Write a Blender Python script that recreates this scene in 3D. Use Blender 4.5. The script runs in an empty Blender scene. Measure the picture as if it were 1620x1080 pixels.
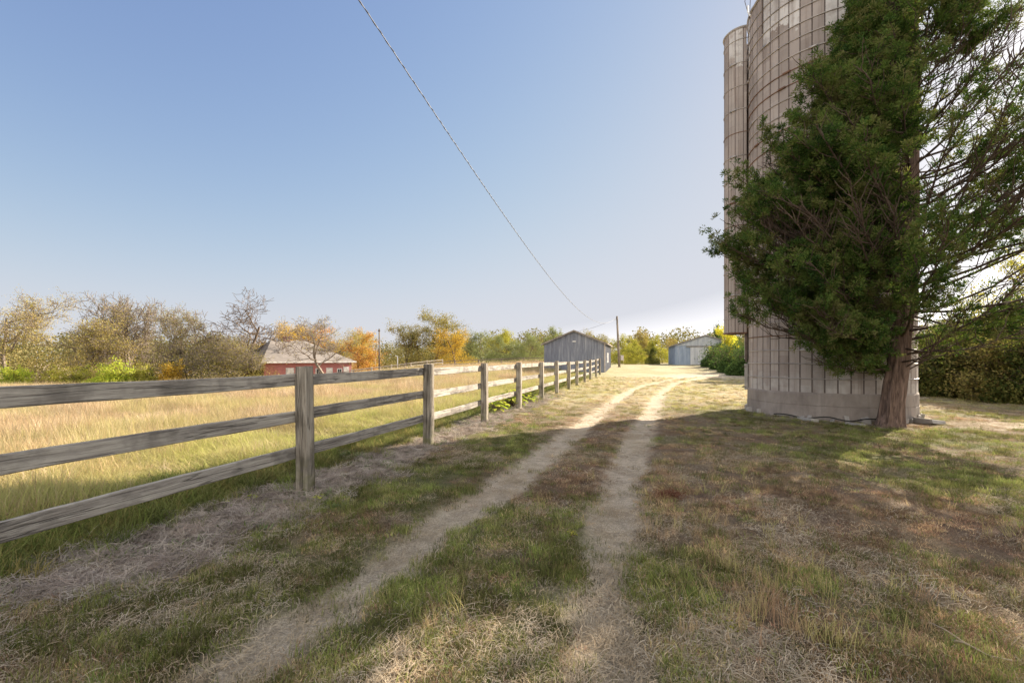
import bpy, math, random
import numpy as np
from mathutils import Vector, Matrix
R = math.radians
SC = bpy.context.scene
COL = SC.collection

# ------------------------------------------------------------------ camera, sky, sun, exposure
EYE, FPX, CX, HY = 1.45, 720.0, 810.0, 567.0
cam_d = bpy.data.cameras.new("camera"); cam = bpy.data.objects.new("camera", cam_d); COL.objects.link(cam)
cam.location = (0, 0, EYE); cam.rotation_euler = (R(90), 0, 0)
cam_d.sensor_width = 36; cam_d.lens = 16; cam_d.shift_y = (HY - 540) / 1620
cam_d.clip_start = 0.05; cam_d.clip_end = 3000
SC.camera = cam
SUN_AZ, SUN_EL = R(52.0), R(27.0)
world = bpy.data.worlds.new("World"); SC.world = world; world.use_nodes = True
wn = world.node_tree; bg = wn.nodes["Background"]
sky = wn.nodes.new("ShaderNodeTexSky"); sky.sky_type = 'NISHITA'; sky.sun_disc = False
sky.sun_elevation = SUN_EL; sky.sun_rotation = SUN_AZ
sky.air_density = 1.0; sky.dust_density = 0.45; sky.ozone_density = 1.6; sky.altitude = 200
# hazy autumn sky: the brightest parts of the clear-sky model are rolled off softly
sep = wn.nodes.new("ShaderNodeSeparateColor"); comb = wn.nodes.new("ShaderNodeCombineColor"); wn.links.new(sky.outputs[0], sep.inputs[0])
for ch, (GN_, KK) in enumerate(((.93, 2.74), (.86, 2.78), (1.0, 3.0))):
    def wm(op, a, b):
        nd = wn.nodes.new("ShaderNodeMath"); nd.operation = op
        for q, v in ((0, a), (1, b)):
            if isinstance(v, bpy.types.NodeSocket): wn.links.new(v, nd.inputs[q])
            else: nd.inputs[q].default_value = v
        return nd.outputs[0]
    c_ = wm('MULTIPLY', sep.outputs[ch], GN_); r_ = wm('POWER', wm('DIVIDE', c_, KK), 3.0)
    roll = wm('DIVIDE', c_, wm('POWER', wm('ADD', r_, 1.0), 1 / 3))
    wn.links.new(wm('ADD', roll, wm('MULTIPLY', wm('MAXIMUM', wm('SUBTRACT', sep.outputs[0], 6.5), 0.0), (.50, .46, .42)[ch])), comb.inputs[ch])
# broken white cloud added out of view behind the camera, to fill the shade
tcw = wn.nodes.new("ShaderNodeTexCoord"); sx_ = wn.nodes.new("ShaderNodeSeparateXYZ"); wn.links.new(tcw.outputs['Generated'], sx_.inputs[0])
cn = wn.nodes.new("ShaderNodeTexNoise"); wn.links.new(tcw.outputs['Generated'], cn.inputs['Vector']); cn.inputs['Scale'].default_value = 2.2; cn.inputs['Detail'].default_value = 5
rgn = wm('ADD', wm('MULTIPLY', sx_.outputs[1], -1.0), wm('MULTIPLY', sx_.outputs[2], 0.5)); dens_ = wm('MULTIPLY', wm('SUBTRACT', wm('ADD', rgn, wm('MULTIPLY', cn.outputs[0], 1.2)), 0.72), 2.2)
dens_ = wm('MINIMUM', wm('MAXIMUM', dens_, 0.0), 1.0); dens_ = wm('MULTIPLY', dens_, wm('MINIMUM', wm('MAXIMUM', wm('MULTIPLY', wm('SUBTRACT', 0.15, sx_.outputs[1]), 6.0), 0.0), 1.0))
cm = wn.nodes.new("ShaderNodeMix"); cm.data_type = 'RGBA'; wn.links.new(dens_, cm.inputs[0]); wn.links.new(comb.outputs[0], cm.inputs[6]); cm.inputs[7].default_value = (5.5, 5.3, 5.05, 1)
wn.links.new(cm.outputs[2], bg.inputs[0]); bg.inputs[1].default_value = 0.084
SUNV = Vector((math.sin(SUN_AZ) * math.cos(SUN_EL), math.cos(SUN_AZ) * math.cos(SUN_EL), math.sin(SUN_EL)))
sd = bpy.data.lights.new("sun", 'SUN'); sd.energy = 5.0; sd.angle = R(0.55); sd.color = (1.0, 0.86, 0.68)
so = bpy.data.objects.new("sun", sd); COL.objects.link(so); so.rotation_euler = SUNV.to_track_quat('Z', 'Y').to_euler()
so.location = (30, 25, 30)
SC.view_settings.view_transform = 'Standard'; SC.view_settings.look = 'None'
SC.view_settings.gamma = 1; SC.view_settings.exposure = 1.68
SC.cycles.max_bounces = 8; SC.cycles.diffuse_bounces = 5; SC.cycles.transmission_bounces = 4
SC.cycles.transparent_max_bounces = 6
SC.cycles.use_denoising = True; SC.cycles.denoising_prefilter = 'ACCURATE'
try: SC.cycles.denoiser = 'OPENIMAGEDENOISE'
except Exception: pass

# ------------------------------------------------------------------ numeric helpers
def hash2(ix, iy, s):
    h = (ix.astype(np.int64) * 374761393 + iy.astype(np.int64) * 668265263 + s * 974634777) & 0xffffffff
    h = ((h ^ (h >> 13)) * 1274126177) & 0xffffffff
    return ((h ^ (h >> 16)) & 0xffff) / 65535.0
def vnoise(x, y, s=0):
    x = np.asarray(x, float); y = np.asarray(y, float)
    ix = np.floor(x); iy = np.floor(y); fx = x - ix; fy = y - iy
    fx = fx * fx * (3 - 2 * fx); fy = fy * fy * (3 - 2 * fy)
    a = hash2(ix, iy, s); b = hash2(ix + 1, iy, s); c = hash2(ix, iy + 1, s); d = hash2(ix + 1, iy + 1, s)
    return (a * (1 - fx) + b * fx) * (1 - fy) + (c * (1 - fx) + d * fx) * fy
def fbm(x, y, s=0, o=4):
    t = 0; a = 0.5; n = 0
    for k in range(o):
        t = t + a * vnoise(x * 2 ** k + 17.3 * k, y * 2 ** k - 9.1 * k, s + k); n += a; a *= 0.5
    return t / n
def sm(a, b, t):
    t = np.clip((np.asarray(t, float) - a) / (b - a), 0, 1); return t * t * (3 - 2 * t)

RUT_L = np.array([(-3.3, -2), (-2.2, .8), (-1.32, 2.12), (-1.0, 2.88), (-.62, 3.97), (-.05, 5.41), (1.06, 8.49), (2.79, 13.4), (4.6, 18.6), (6.9, 24.3), (11.4, 32), (15.5, 37), (21, 42)])
RUT_R = np.array([(-.6, -2), (.1, .8), (.41, 2.12), (.6, 2.88), (1.03, 4.48), (1.55, 6.1), (2.36, 8.49), (4.47, 14.3), (6.6, 20), (9.7, 27), (14.2, 33.5), (18, 37), (23, 40)])
def polydist(x, y, P):
    d = np.full(np.shape(x), 1e9)
    for (ax, ay), (bx, by) in zip(P[:-1], P[1:]):
        vx, vy = bx - ax, by - ay; L = vx * vx + vy * vy
        t = np.clip(((x - ax) * vx + (y - ay) * vy) / L, 0, 1)
        d = np.minimum(d, np.hypot(x - ax - t * vx, y - ay - t * vy))
    return d
FA, FB = -3.64, 0.2917                         # fence line  x = FA + FB*y
def fence_off(x, y): return (x - FA - FB * y) / math.hypot(1, FB)     # + = drive side
def h_base(x, y):
    z = -1.75 * sm(-7, -28, x) * sm(12, 50, y)
    z = z + 0.62 * sm(28, 58, y) * sm(-16, 6, x)
    return z
def ruts(x, y):
    jit = (fbm(x * 1.3, y * 1.3, 40, 3) - .5) * .5
    w = np.minimum(polydist(x, y, RUT_L), polydist(x, y, RUT_R) ) + jit * .38
    w = w + (fbm(x * 6.5, y * 6.5, 44, 3) - .5) * .22
    return 1 - sm(.15, .36, w)
def hgt(x, y):
    x = np.asarray(x, float); y = np.asarray(y, float)
    near = 1 - sm(25, 60, np.hypot(x, y))
    z = h_base(x, y) + near * ((fbm(x * .6, y * .6, 3, 3) - .5) * .09 + (fbm(x * 3.1, y * 3.1, 5, 3) - .5) * .035)
    return z - ruts(x, y) * .045 * near
def hg(x, y): return float(hgt(np.array([x]), np.array([y]))[0])
def P(px, D): return (px - CX) / FPX * D
def ZP(py, D): return EYE + (HY - py) / FPX * D

# zones of the ground cover
BARE = [(10.6, 9.9, 1.7, .7), (8.4, 12.2, 2.15, 2.15)]
def zones(x, y):
    fo = fence_off(x, y)
    z = {}
    z['rut'] = ruts(x, y)
    n = (fbm(x * 1.7, y * 1.7, 11, 3) - .5)
    z['field'] = 1 - sm(-2.6 , -.95, fo + n * 1.1 + .5 * sm(10, 4, y))
    z['hay'] = sm(-.62, -.25, fo + n * .9) * (1 - sm(.15, .6, fo + n * .8)) * (1 - sm(11, 22, y)) * sm(.25, .5, fbm(x * .8, y * .8, 13, 3) + .12)
    z['edge'] = (1 - sm(-.8, -.25, fo)) * (1 - z['field'])                    # uncut green grass under the fence
    far = sm(9, 16, y)
    g = fbm(x * .55, y * .55, 21, 4)
    green = sm(.46, .62, g + .04)
    green = np.maximum(green, .85 * sm(3.6, 5.2, x) * sm(4.6, 6.2, y + x * .12) * (1 - sm(10.5, 13.5, y - x * .1)) * sm(.33, .5, fbm(x * 1.1, y * 1.1, 25, 3)))
    green = np.maximum(green, .8 * (1 - sm(1.3, 2.1, fo)) * sm(.2, .6, fo) * sm(.3, .5, fbm(x * 1.5, y * 1.5, 27, 3)))
    mid = (1 - sm(.8, 1.25, polydist(x, y, RUT_L))) * (1 - sm(.8, 1.25, polydist(x, y, RUT_R)))
    green = green * (1 - .6 * mid) * (1 - .3 * sm(.9, 1.6, x - .25 * y) * (1 - sm(3.6, 5.2, x)))
    z['green'] = green * (1 - .5 * far)
    r = fbm(x * .75 + 9, y * .75, 31, 4)
    z['red'] = sm(.53, .68, r + .04 * sm(-1.5, .5, x) + .07 * mid) * (1 - .8 * far)
    bare = np.zeros(np.shape(x))
    for bx, by, rx, ry in BARE:
        bare = np.maximum(bare, 1 - sm(.7, 1.15, np.hypot((x - bx) / rx, (y - by) / ry) + n * .8))
    # worn gravelly yard in front of the far barn
    bare = np.maximum(bare, .75 * (1 - sm(.6, 1.1, np.hypot((x - 19) / 9, (y - 35) / 5) + n)))
    z['bare'] = bare
    return z
C_SOIL = np.array([0.176, 0.129, 0.099]); C_STRAW = np.array([0.475, 0.37, 0.243]); C_GREEN = np.array([0.176, 0.215, 0.0675])
C_BROWN = np.array([0.334, 0.249, 0.171]); C_RED = np.array([.29, .19, .145]); C_RUT = np.array([.54, .455, .355]); C_HAY = np.array([.36, .315, .30])
C_FIELD = np.array([0.546, 0.432, 0.294]); C_MOWN = np.array([0.409, 0.355, 0.226])
def mixc(a, b, t): return a * (1 - t[..., None]) + b * t[..., None]
def ground_col(x, y):
    z = zones(x, y)
    far = sm(9, 17, y)
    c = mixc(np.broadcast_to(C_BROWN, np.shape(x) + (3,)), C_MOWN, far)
    c = mixc(c, C_GREEN, z['green'] * .75)
    c = mixc(c, C_RED, z['red'] * .6)
    c = mixc(c, C_STRAW, sm(.5, .7, fbm(x * 1.2, y * 1.2, 51, 4)) * .55)
    c = mixc(c, C_GREEN * .8, z['edge'] * .7)
    c = mixc(c, C_FIELD * .8, z['field'])
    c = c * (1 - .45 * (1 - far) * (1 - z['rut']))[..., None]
    c = mixc(c, C_HAY * .8, z['hay'])
    c = mixc(c, C_RUT, z['rut'] * (.92 - .52 * sm(10, 30, y)))
    c = mixc(c, C_RUT * 1.05, z['bare'] * .85)
    return c, z

# ------------------------------------------------------------------ mesh + object helpers
def np_mesh(name, V, F, smooth=False, attrs=None):
    """F: list of (n,k) arrays of face indices"""
    me = bpy.data.meshes.new(name)
    if isinstance(F, np.ndarray): F = [F]
    F = [f for f in F if len(f)]
    V = np.asarray(V, np.float32)
    me.vertices.add(len(V)); me.vertices.foreach_set('co', V.ravel())
    li = np.concatenate([f.ravel() for f in F]).astype(np.int32)
    tot = np.concatenate([np.full(len(f), f.shape[1]) for f in F]).astype(np.int32)
    st = np.concatenate([[0], np.cumsum(tot)[:-1]]).astype(np.int32)
    me.loops.add(len(li)); me.loops.foreach_set('vertex_index', li)
    me.polygons.add(len(tot)); me.polygons.foreach_set('loop_start', st); me.polygons.foreach_set('loop_total', tot)
    if smooth: me.polygons.foreach_set('use_smooth', np.ones(len(tot), bool))
    me.update(calc_edges=True)
    for k, v in (attrs or {}).items():
        v = np.asarray(v, np.float32)
        if v.ndim == 1:
            a = me.attributes.new(k, 'FLOAT', 'POINT'); a.data.foreach_set('value', v)
        else:
            a = me.attributes.new(k, 'FLOAT_COLOR', 'POINT')
            a.data.foreach_set('color', np.concatenate([v, np.ones((len(v), 1), np.float32)], 1).ravel())
    return me
def link(name, me, mat=None, parent=None):
    o = bpy.data.objects.new(name, me); COL.objects.link(o)
    if mat is not None and me is not None and not me.materials: me.materials.append(mat)
    if parent is not None: o.parent = parent
    return o
def tag(o, label=None, cat=None, group=None, kind=None):
    if label: o['label'] = label
    if cat: o['category'] = cat
    if group: o['group'] = group
    if kind: o['kind'] = kind
    return o
def empty(name, loc, rz=0):
    o = bpy.data.objects.new(name, None); COL.objects.link(o); o.location = loc; o.rotation_euler = (0, 0, rz)
    o.empty_display_size = .3
    return o
class MB:
    def __init__(s): s.v = []; s.f = []
    def add(s, vs, fs):
        n = len(s.v); s.v += [tuple(v) for v in vs]; s.f += [tuple(i + n for i in f) for f in fs]; return s
    def box(s, x0, x1, y0, y1, z0, z1, M=None):
        vs = [(x, y, z) for x in (x0, x1) for y in (y0, y1) for z in (z0, z1)]
        if M is not None: vs = [M @ Vector(v) for v in vs]
        return s.add(vs, [(0, 1, 3, 2), (4, 6, 7, 5), (0, 4, 5, 1), (2, 3, 7, 6), (0, 2, 6, 4), (1, 5, 7, 3)])
    def tube(s, pts, rad, n=6, cap=True):
        pts = [Vector(p) for p in pts]
        if not hasattr(rad, '__len__'): rad = [rad] * len(pts)
        base = len(s.v); prev = None
        for i, p in enumerate(pts):
            d = (pts[min(i + 1, len(pts) - 1)] - pts[max(i - 1, 0)]).normalized()
            if prev is None: a = d.orthogonal().normalized()
            else: a = (prev - d * prev.dot(d)); a = a.normalized() if a.length > 1e-6 else d.orthogonal().normalized()
            prev = a; b = d.cross(a)
            for k in range(n):
                t = 2 * math.pi * k / n
                s.v.append(tuple(p + (a * math.cos(t) + b * math.sin(t)) * rad[i]))
        for i in range(len(pts) - 1):
            for k in range(n):
                q = base + i * n; k2 = (k + 1) % n
                s.f.append((q + k, q + k2, q + n + k2, q + n + k))
        if cap:
            s.f.append(tuple(base + k for k in range(n))[::-1]); s.f.append(tuple(base + (len(pts) - 1) * n + k for k in range(n)))
        return s
    def build(s, name, mat, parent=None, smooth=False, bevel=0):
        me = bpy.data.meshes.new(name); me.from_pydata(s.v, [], s.f); me.update()
        if smooth: me.polygons.foreach_set('use_smooth', np.ones(len(me.polygons), bool))
        o = link(name, me, mat, parent)
        if bevel:
            m = o.modifiers.new('b', 'BEVEL'); m.width = bevel; m.segments = 2
        return o

# ------------------------------------------------------------------ materials
class NT:
    def __init__(s, name):
        s.m = bpy.data.materials.new(name); s.m.use_nodes = True; s.t = s.m.node_tree
        s.b = s.t.nodes['Principled BSDF']; s.out = s.t.nodes['Material Output']
        s.b.inputs['Roughness'].default_value = .85
        s.b.inputs['Specular IOR Level'].default_value = .3
    def n(s, typ, ins=None, **kw):
        nd = s.t.nodes.new('ShaderNode' + typ)
        for k, v in kw.items(): setattr(nd, k, v)
        for k, v in (ins or {}).items():
            if isinstance(v, bpy.types.NodeSocket): s.t.links.new(v, nd.inputs[k])
            else: nd.inputs[k].default_value = v
        return nd
    def math(s, op, a, b=0.0, c=0.0, clamp=False):
        nd = s.n('Math', {0: a, 1: b, 2: c}, operation=op); nd.use_clamp = clamp; return nd.outputs[0]
    def obj(s): return s.n('TexCoord').outputs['Object']
    def pos(s): return s.n('NewGeometry').outputs['Position']
    def mapp(s, v, sc=(1, 1, 1), loc=(0, 0, 0)): return s.n('Mapping', {'Vector': v, 'Scale': sc, 'Location': loc}).outputs[0]
    def noise(s, v, scale, det=4, rough=.55, dist=0): return s.n('TexNoise', {'Vector': v, 'Scale': scale, 'Detail': det, 'Roughness': rough, 'Distortion': dist}).outputs[0]
    def ramp(s, f, stops, interp='LINEAR'):
        nd = s.n('ValToRGB', {'Fac': f}); cr = nd.color_ramp; cr.interpolation = interp
        while len(cr.elements) < len(stops): cr.elements.new(.5)
        for e, (p, c) in zip(cr.elements, stops):
            e.position = p; e.color = (c, c, c, 1) if not hasattr(c, '__len__') else tuple(c) + (1,)
        return nd.outputs[0]
    def mix(s, f, a, b, mode='MIX'):
        nd = s.n('Mix', data_type='RGBA', blend_type=mode)
        for k, v in ((0, f), (6, a), (7, b)):
            if isinstance(v, bpy.types.NodeSocket): s.t.links.new(v, nd.inputs[k])
            elif k == 0: nd.inputs[0].default_value = v
            else: nd.inputs[k].default_value = tuple(v) + (1,) if len(v) == 3 else v
        return nd.outputs[2]
    def bump(s, h, strength=.5, dist=.02): 
        nd = s.n('Bump', {'Height': h, 'Strength': strength, 'Distance': dist}); s.t.links.new(nd.outputs[0], s.b.inputs['Normal']); return nd.outputs[0]
    def col(s, c):
        if isinstance(c, bpy.types.NodeSocket): s.t.links.new(c, s.b.inputs['Base Color'])
        else: s.b.inputs['Base Color'].default_value = tuple(c) + (1,)
        return s
    def rnd(s): return s.n('ObjectInfo').outputs['Random']

def m_plain(name, c, rough=.8, metal=0, var=.3, sc=3):
    t = NT(name); nz = t.noise(t.obj(), sc, 5)
    t.col(t.mix(t.ramp(nz, [(.3, 0.), (.7, 1.)]), tuple(x * (1 - var) for x in c), tuple(min(1, x * (1 + var)) for x in c)))
    t.b.inputs['Roughness'].default_value = rough; t.b.inputs['Metallic'].default_value = metal
    return t.m
def m_wood(name, axis=0, dark=(.14, .122, .108), mid=(.32, .292, .26), light=(.48, .445, .39), moss=False):
    t = NT(name); o = t.obj(); r = t.rnd()
    off = t.n('CombineXYZ', {0: t.math('MULTIPLY', r, 37.), 1: t.math('MULTIPLY', r, 91.), 2: t.math('MULTIPLY', r, 53.)}).outputs[0]
    v = t.n('VectorMath', {0: o, 1: off}, operation='ADD').outputs[0]
    sc = [22, 22, 22]; sc[axis] = 1.1
    big = t.noise(t.mapp(v, tuple(.35 * q if i != axis else .7 for i, q in enumerate(sc))), 1.0, 3, .5, .6)
    # growth rings bent round knots
    g1 = t.noise(t.mapp(v, tuple(sc)), 1.6, 8, .68, .9)
    g2 = t.noise(t.mapp(v, tuple(q * 4 for q in sc)), 1.0, 4, .7)
    ks = [3.2, 3.2, 3.2]; ks[axis] = 1.35
    kn = t.n('TexVoronoi', {'Vector': t.mapp(v, tuple(ks)), 'Scale': 1.0}).outputs['Distance']
    knot = t.ramp(kn, [(.03, 1.), (.085, 0.)])
    f = t.math('ADD', t.math('MULTIPLY', g1, .62), t.math('ADD', t.math('MULTIPLY', g2, .25), t.math('MULTIPLY', big, .3)))
    f = t.math('ADD', f, t.math('MULTIPLY', t.math('SUBTRACT', r, .5), .08))
    c = t.ramp(f, [(.45, dark), (.56, mid), (.70, light)])
    c = t.mix(t.math('MULTIPLY', knot, .75), c, (.045, .035, .028))
    ck = t.noise(t.mapp(v, tuple(q * .8 if i != axis else .55 for i, q in enumerate(sc))), 1.0, 3, .5, .3)
    crack = t.ramp(t.math('ABSOLUTE', t.math('SUBTRACT', ck, .5)), [(.004, 1.), (.016, 0.)])
    c = t.mix(t.math('MULTIPLY', crack, .6), c, (.05, .042, .036))
    stain = t.ramp(t.noise(t.mapp(v, (2, 2, 2)), 1.3, 4, .6), [(.50, 0.), (.64, .7)])
    c = t.mix(stain, c, tuple(x * .45 for x in mid))
    if moss:
        zz = t.n('SeparateXYZ', {0: o}).outputs[2]
        mm = t.math('MULTIPLY', t.ramp(zz, [(.0, 1.), (.42, 0.)]), t.ramp(t.noise(v, 9., 4), [(.4, 0.), (.6, .75)]))
        c = t.mix(mm, c, (.12, .125, .03))
    t.col(c); t.bump(t.math('SUBTRACT', t.math('ADD', g1, t.math('MULTIPLY', g2, .5)), crack), .8, .014)
    t.b.inputs['Roughness'].default_value = .9
    return t.m
def m_leaf(name, cols, trans=.35, scale=1.2, spec=.25, attr=True):
    """foliage: diffuse + translucent, tint varies leaf by leaf and clump by clump"""
    t = NT(name); t.t.nodes.remove(t.b)
    nz = t.noise(t.pos(), scale, 3, .6)
    if attr: nz = t.math('ADD', t.math('MULTIPLY', nz, .75), t.math('MULTIPLY', t.n('Attribute', attribute_name='rnd').outputs['Fac'], .45))
    k = len(cols); c = t.ramp(nz, [(.28 + .50 * i / max(1, k - 1), q) for i, q in enumerate(cols)])
    d = t.n('BsdfDiffuse', {'Color': c, 'Roughness': 0.}).outputs[0]
    tr = t.n('BsdfTranslucent', {'Color': t.mix(1., c, (1.0, 1.0, .62), 'MULTIPLY')}).outputs[0]
    mx = t.n('MixShader', {0: trans, 1: d, 2: tr}).outputs[0]
    t.t.links.new(mx, t.out.inputs[0]); return t.m
def m_blade(name, trans=.3, tip=(1.25, 1.15, .95)):
    """grass blade, colour read from the point that carries it"""
    t = NT(name); t.t.nodes.remove(t.b)
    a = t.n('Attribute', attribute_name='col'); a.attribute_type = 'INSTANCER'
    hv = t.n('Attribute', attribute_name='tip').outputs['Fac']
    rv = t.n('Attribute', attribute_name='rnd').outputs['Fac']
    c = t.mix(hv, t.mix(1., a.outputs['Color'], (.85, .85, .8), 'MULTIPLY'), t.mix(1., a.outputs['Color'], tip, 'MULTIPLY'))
    c = t.mix(t.ramp(rv, [(.0, 0.), (1., .55)]), c, t.mix(.45, c, (.36, .28, .16)))
    d = t.n('BsdfDiffuse', {'Color': c}).outputs[0]
    tr = t.n('BsdfTranslucent', {'Color': c}).outputs[0]
    mx = t.n('MixShader', {0: trans, 1: d, 2: tr}).outputs[0]
    t.t.links.new(mx, t.out.inputs[0]); return t.m
def m_bark(name, a, b, sc=(9, 9, 1.2), dist=.03):
    t = NT(name); o = t.obj()
    g = t.noise(t.mapp(o, sc), 1.4, 7, .65, .7)
    g2 = t.noise(o, 3., 4)
    c = t.mix(t.math('MULTIPLY', g2, .6), t.ramp(g, [(.38, a), (.62, b)]), tuple(x * .6 for x in b))
    t.col(c); t.bump(g, .9, dist); t.b.inputs['Roughness'].default_value = .95; return t.m

# ------------------------------------------------------------------ ground
def m_ground():
    t = NT('earth_and_turf')
    c = t.n('Attribute', attribute_name='gcol').outputs['Color']
    rut = t.n('Attribute', attribute_name='rutw').outputs['Fac']
    p = t.pos()
    fine = t.noise(p, 70., 6, .75, .5); med = t.noise(p, 9., 5, .65, .3)
    fib = t.noise(t.mapp(p, (14, 90, 30)), 1., 5, .7, 2.0); fib2 = t.noise(t.mapp(p, (90, 16, 30)), 1., 5, .7, 2.5)
    str_ = t.ramp(t.math('MAXIMUM', fib, fib2), [(.56, 0.), (.68, 1.)])
    c1 = t.mix(1., c, t.ramp(fine, [(.3, .45), (.5, .95), (.72, 1.55)]), 'MULTIPLY')
    c1 = t.mix(1., c1, t.ramp(med, [(.3, .72), (.7, 1.22)]), 'MULTIPLY')
    c1 = t.mix(t.math('MULTIPLY', str_, .45), c1, (.46, .38, .25))
    peb = t.n('TexVoronoi', {'Vector': p, 'Scale': 38.}).outputs['Distance']
    pc = t.ramp(peb, [(.1, 1.), (.35, 0.)])
    c1 = t.mix(t.math('MULTIPLY', t.math('MULTIPLY', pc, rut), .45), c1, (.5, .45, .39))
    t.col(c1); t.bump(t.math('ADD', fine, t.math('ADD', t.math('MULTIPLY', str_, .5), med)), .8, .025)
    t.b.inputs['Roughness'].default_value = .95; t.b.inputs['Specular IOR Level'].default_value = .1
    return t.m
nx, ny = 560, 620
u = np.linspace(-math.asinh(500 / 3), math.asinh(500 / 3), nx); gx = 3 * np.sinh(u)
u = np.linspace(-math.asinh(60 / 3), math.asinh(900 / 3), ny); gy = 5 + 3 * np.sinh(u)
GX, GY = np.meshgrid(gx, gy); x, y = GX.ravel(), GY.ravel()
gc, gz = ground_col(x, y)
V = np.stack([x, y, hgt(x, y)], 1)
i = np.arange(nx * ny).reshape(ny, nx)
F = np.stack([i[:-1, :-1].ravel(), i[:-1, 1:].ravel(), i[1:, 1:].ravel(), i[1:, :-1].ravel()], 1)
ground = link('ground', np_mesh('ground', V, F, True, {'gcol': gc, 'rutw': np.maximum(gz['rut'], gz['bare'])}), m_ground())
tag(ground, 'mown turf, dry field and worn two-rut farm track', 'ground', kind='structure')

# ------------------------------------------------------------------ grass (geometry-node instances of small tufts)
def make_tuft(name, seed, nb, h, spread, lean, w, mat, seg=3, flat=0.):
    rg = np.random.default_rng(seed); V = []; F = []; tip = []; rnd = []
    for b in range(nb):
        a = rg.uniform(0, 6.283); r = spread * math.sqrt(rg.uniform()); bx, by = r * math.cos(a), r * math.sin(a)
        da = rg.uniform(0, 6.283); L = h * rg.uniform(.5, 1.15); ln = lean * rg.uniform(.3, 1.4)
        ww = w * rg.uniform(.7, 1.3); rr = rg.uniform()
        px, py = -math.sin(da), math.cos(da); n0 = len(V)
        for k in range(seg + 1):
            t = k / seg; out = L * ln * t ** 1.7
            zz = L * t * (1 - .35 * ln * t) * (1 - flat) + .004
            wk = ww * (1 - t ** 1.5) * .5
            cx, cy = bx + math.cos(da) * out, by + math.sin(da) * out
            if k == seg: V.append((cx, cy, zz)); tip.append(t); rnd.append(rr)
            else:
                V += [(cx - px * wk, cy - py * wk, zz), (cx + px * wk, cy + py * wk, zz)]; tip += [t, t]; rnd += [rr, rr]
        for k in range(seg - 1): F.append((n0 + 2 * k, n0 + 2 * k + 1, n0 + 2 * k + 3, n0 + 2 * k + 2))
        F.append((n0 + 2 * seg - 2, n0 + 2 * seg - 1, n0 + 2 * seg))
    q = np.array([f for f in F if len(f) == 4]).reshape(-1, 4); tr = np.array([f for f in F if len(f) == 3])
    me = np_mesh(name, np.array(V), [q, tr] if len(q) else [tr], False, {'tip': tip, 'rnd': rnd}); me.materials.append(mat)
    return bpy.data.objects.new(name, me)
def make_straw(name, seed, nb, L, spread, w, mat):
    """thatch: thin dry stems lying about"""
    rg = np.random.default_rng(seed); V = []; F = []; rnd = []
    for b in range(nb):
        a = rg.uniform(0, 6.283); r = spread * math.sqrt(rg.uniform()); cx, cy = r * math.cos(a), r * math.sin(a)
        da = rg.uniform(0, 6.283); l = L * rg.uniform(.4, 1.2); z0 = rg.uniform(.002, .02); z1 = z0 + rg.uniform(-.3, 1) * .02
        bend = rg.uniform(-.2, .2) * l; n0 = len(V); rr = rg.uniform()
        dx, dy = math.cos(da), math.sin(da)
        for k, t in enumerate((-.5, 0, .5)):
            off = bend if k == 1 else 0
            x_, y_ = cx + dx * l * t - dy * off, cy + dy * l * t + dx * off; zz = z0 + (z1 - z0) * (t + .5) + (.008 if k == 1 else 0)
            V += [(x_ + dy * w / 2, y_ - dx * w / 2, zz), (x_ - dy * w / 2, y_ + dx * w / 2, zz + w * .3)]; rnd += [rr, rr]
        F += [(n0, n0 + 1, n0 + 3, n0 + 2), (n0 + 2, n0 + 3, n0 + 5, n0 + 4)]
    me = np_mesh(name, np.array(V), np.array(F), False, {'tip': np.array(rnd) * .8, 'rnd': rnd}); me.materials.append(mat)
    return bpy.data.objects.new(name, me)
GN = None
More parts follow.
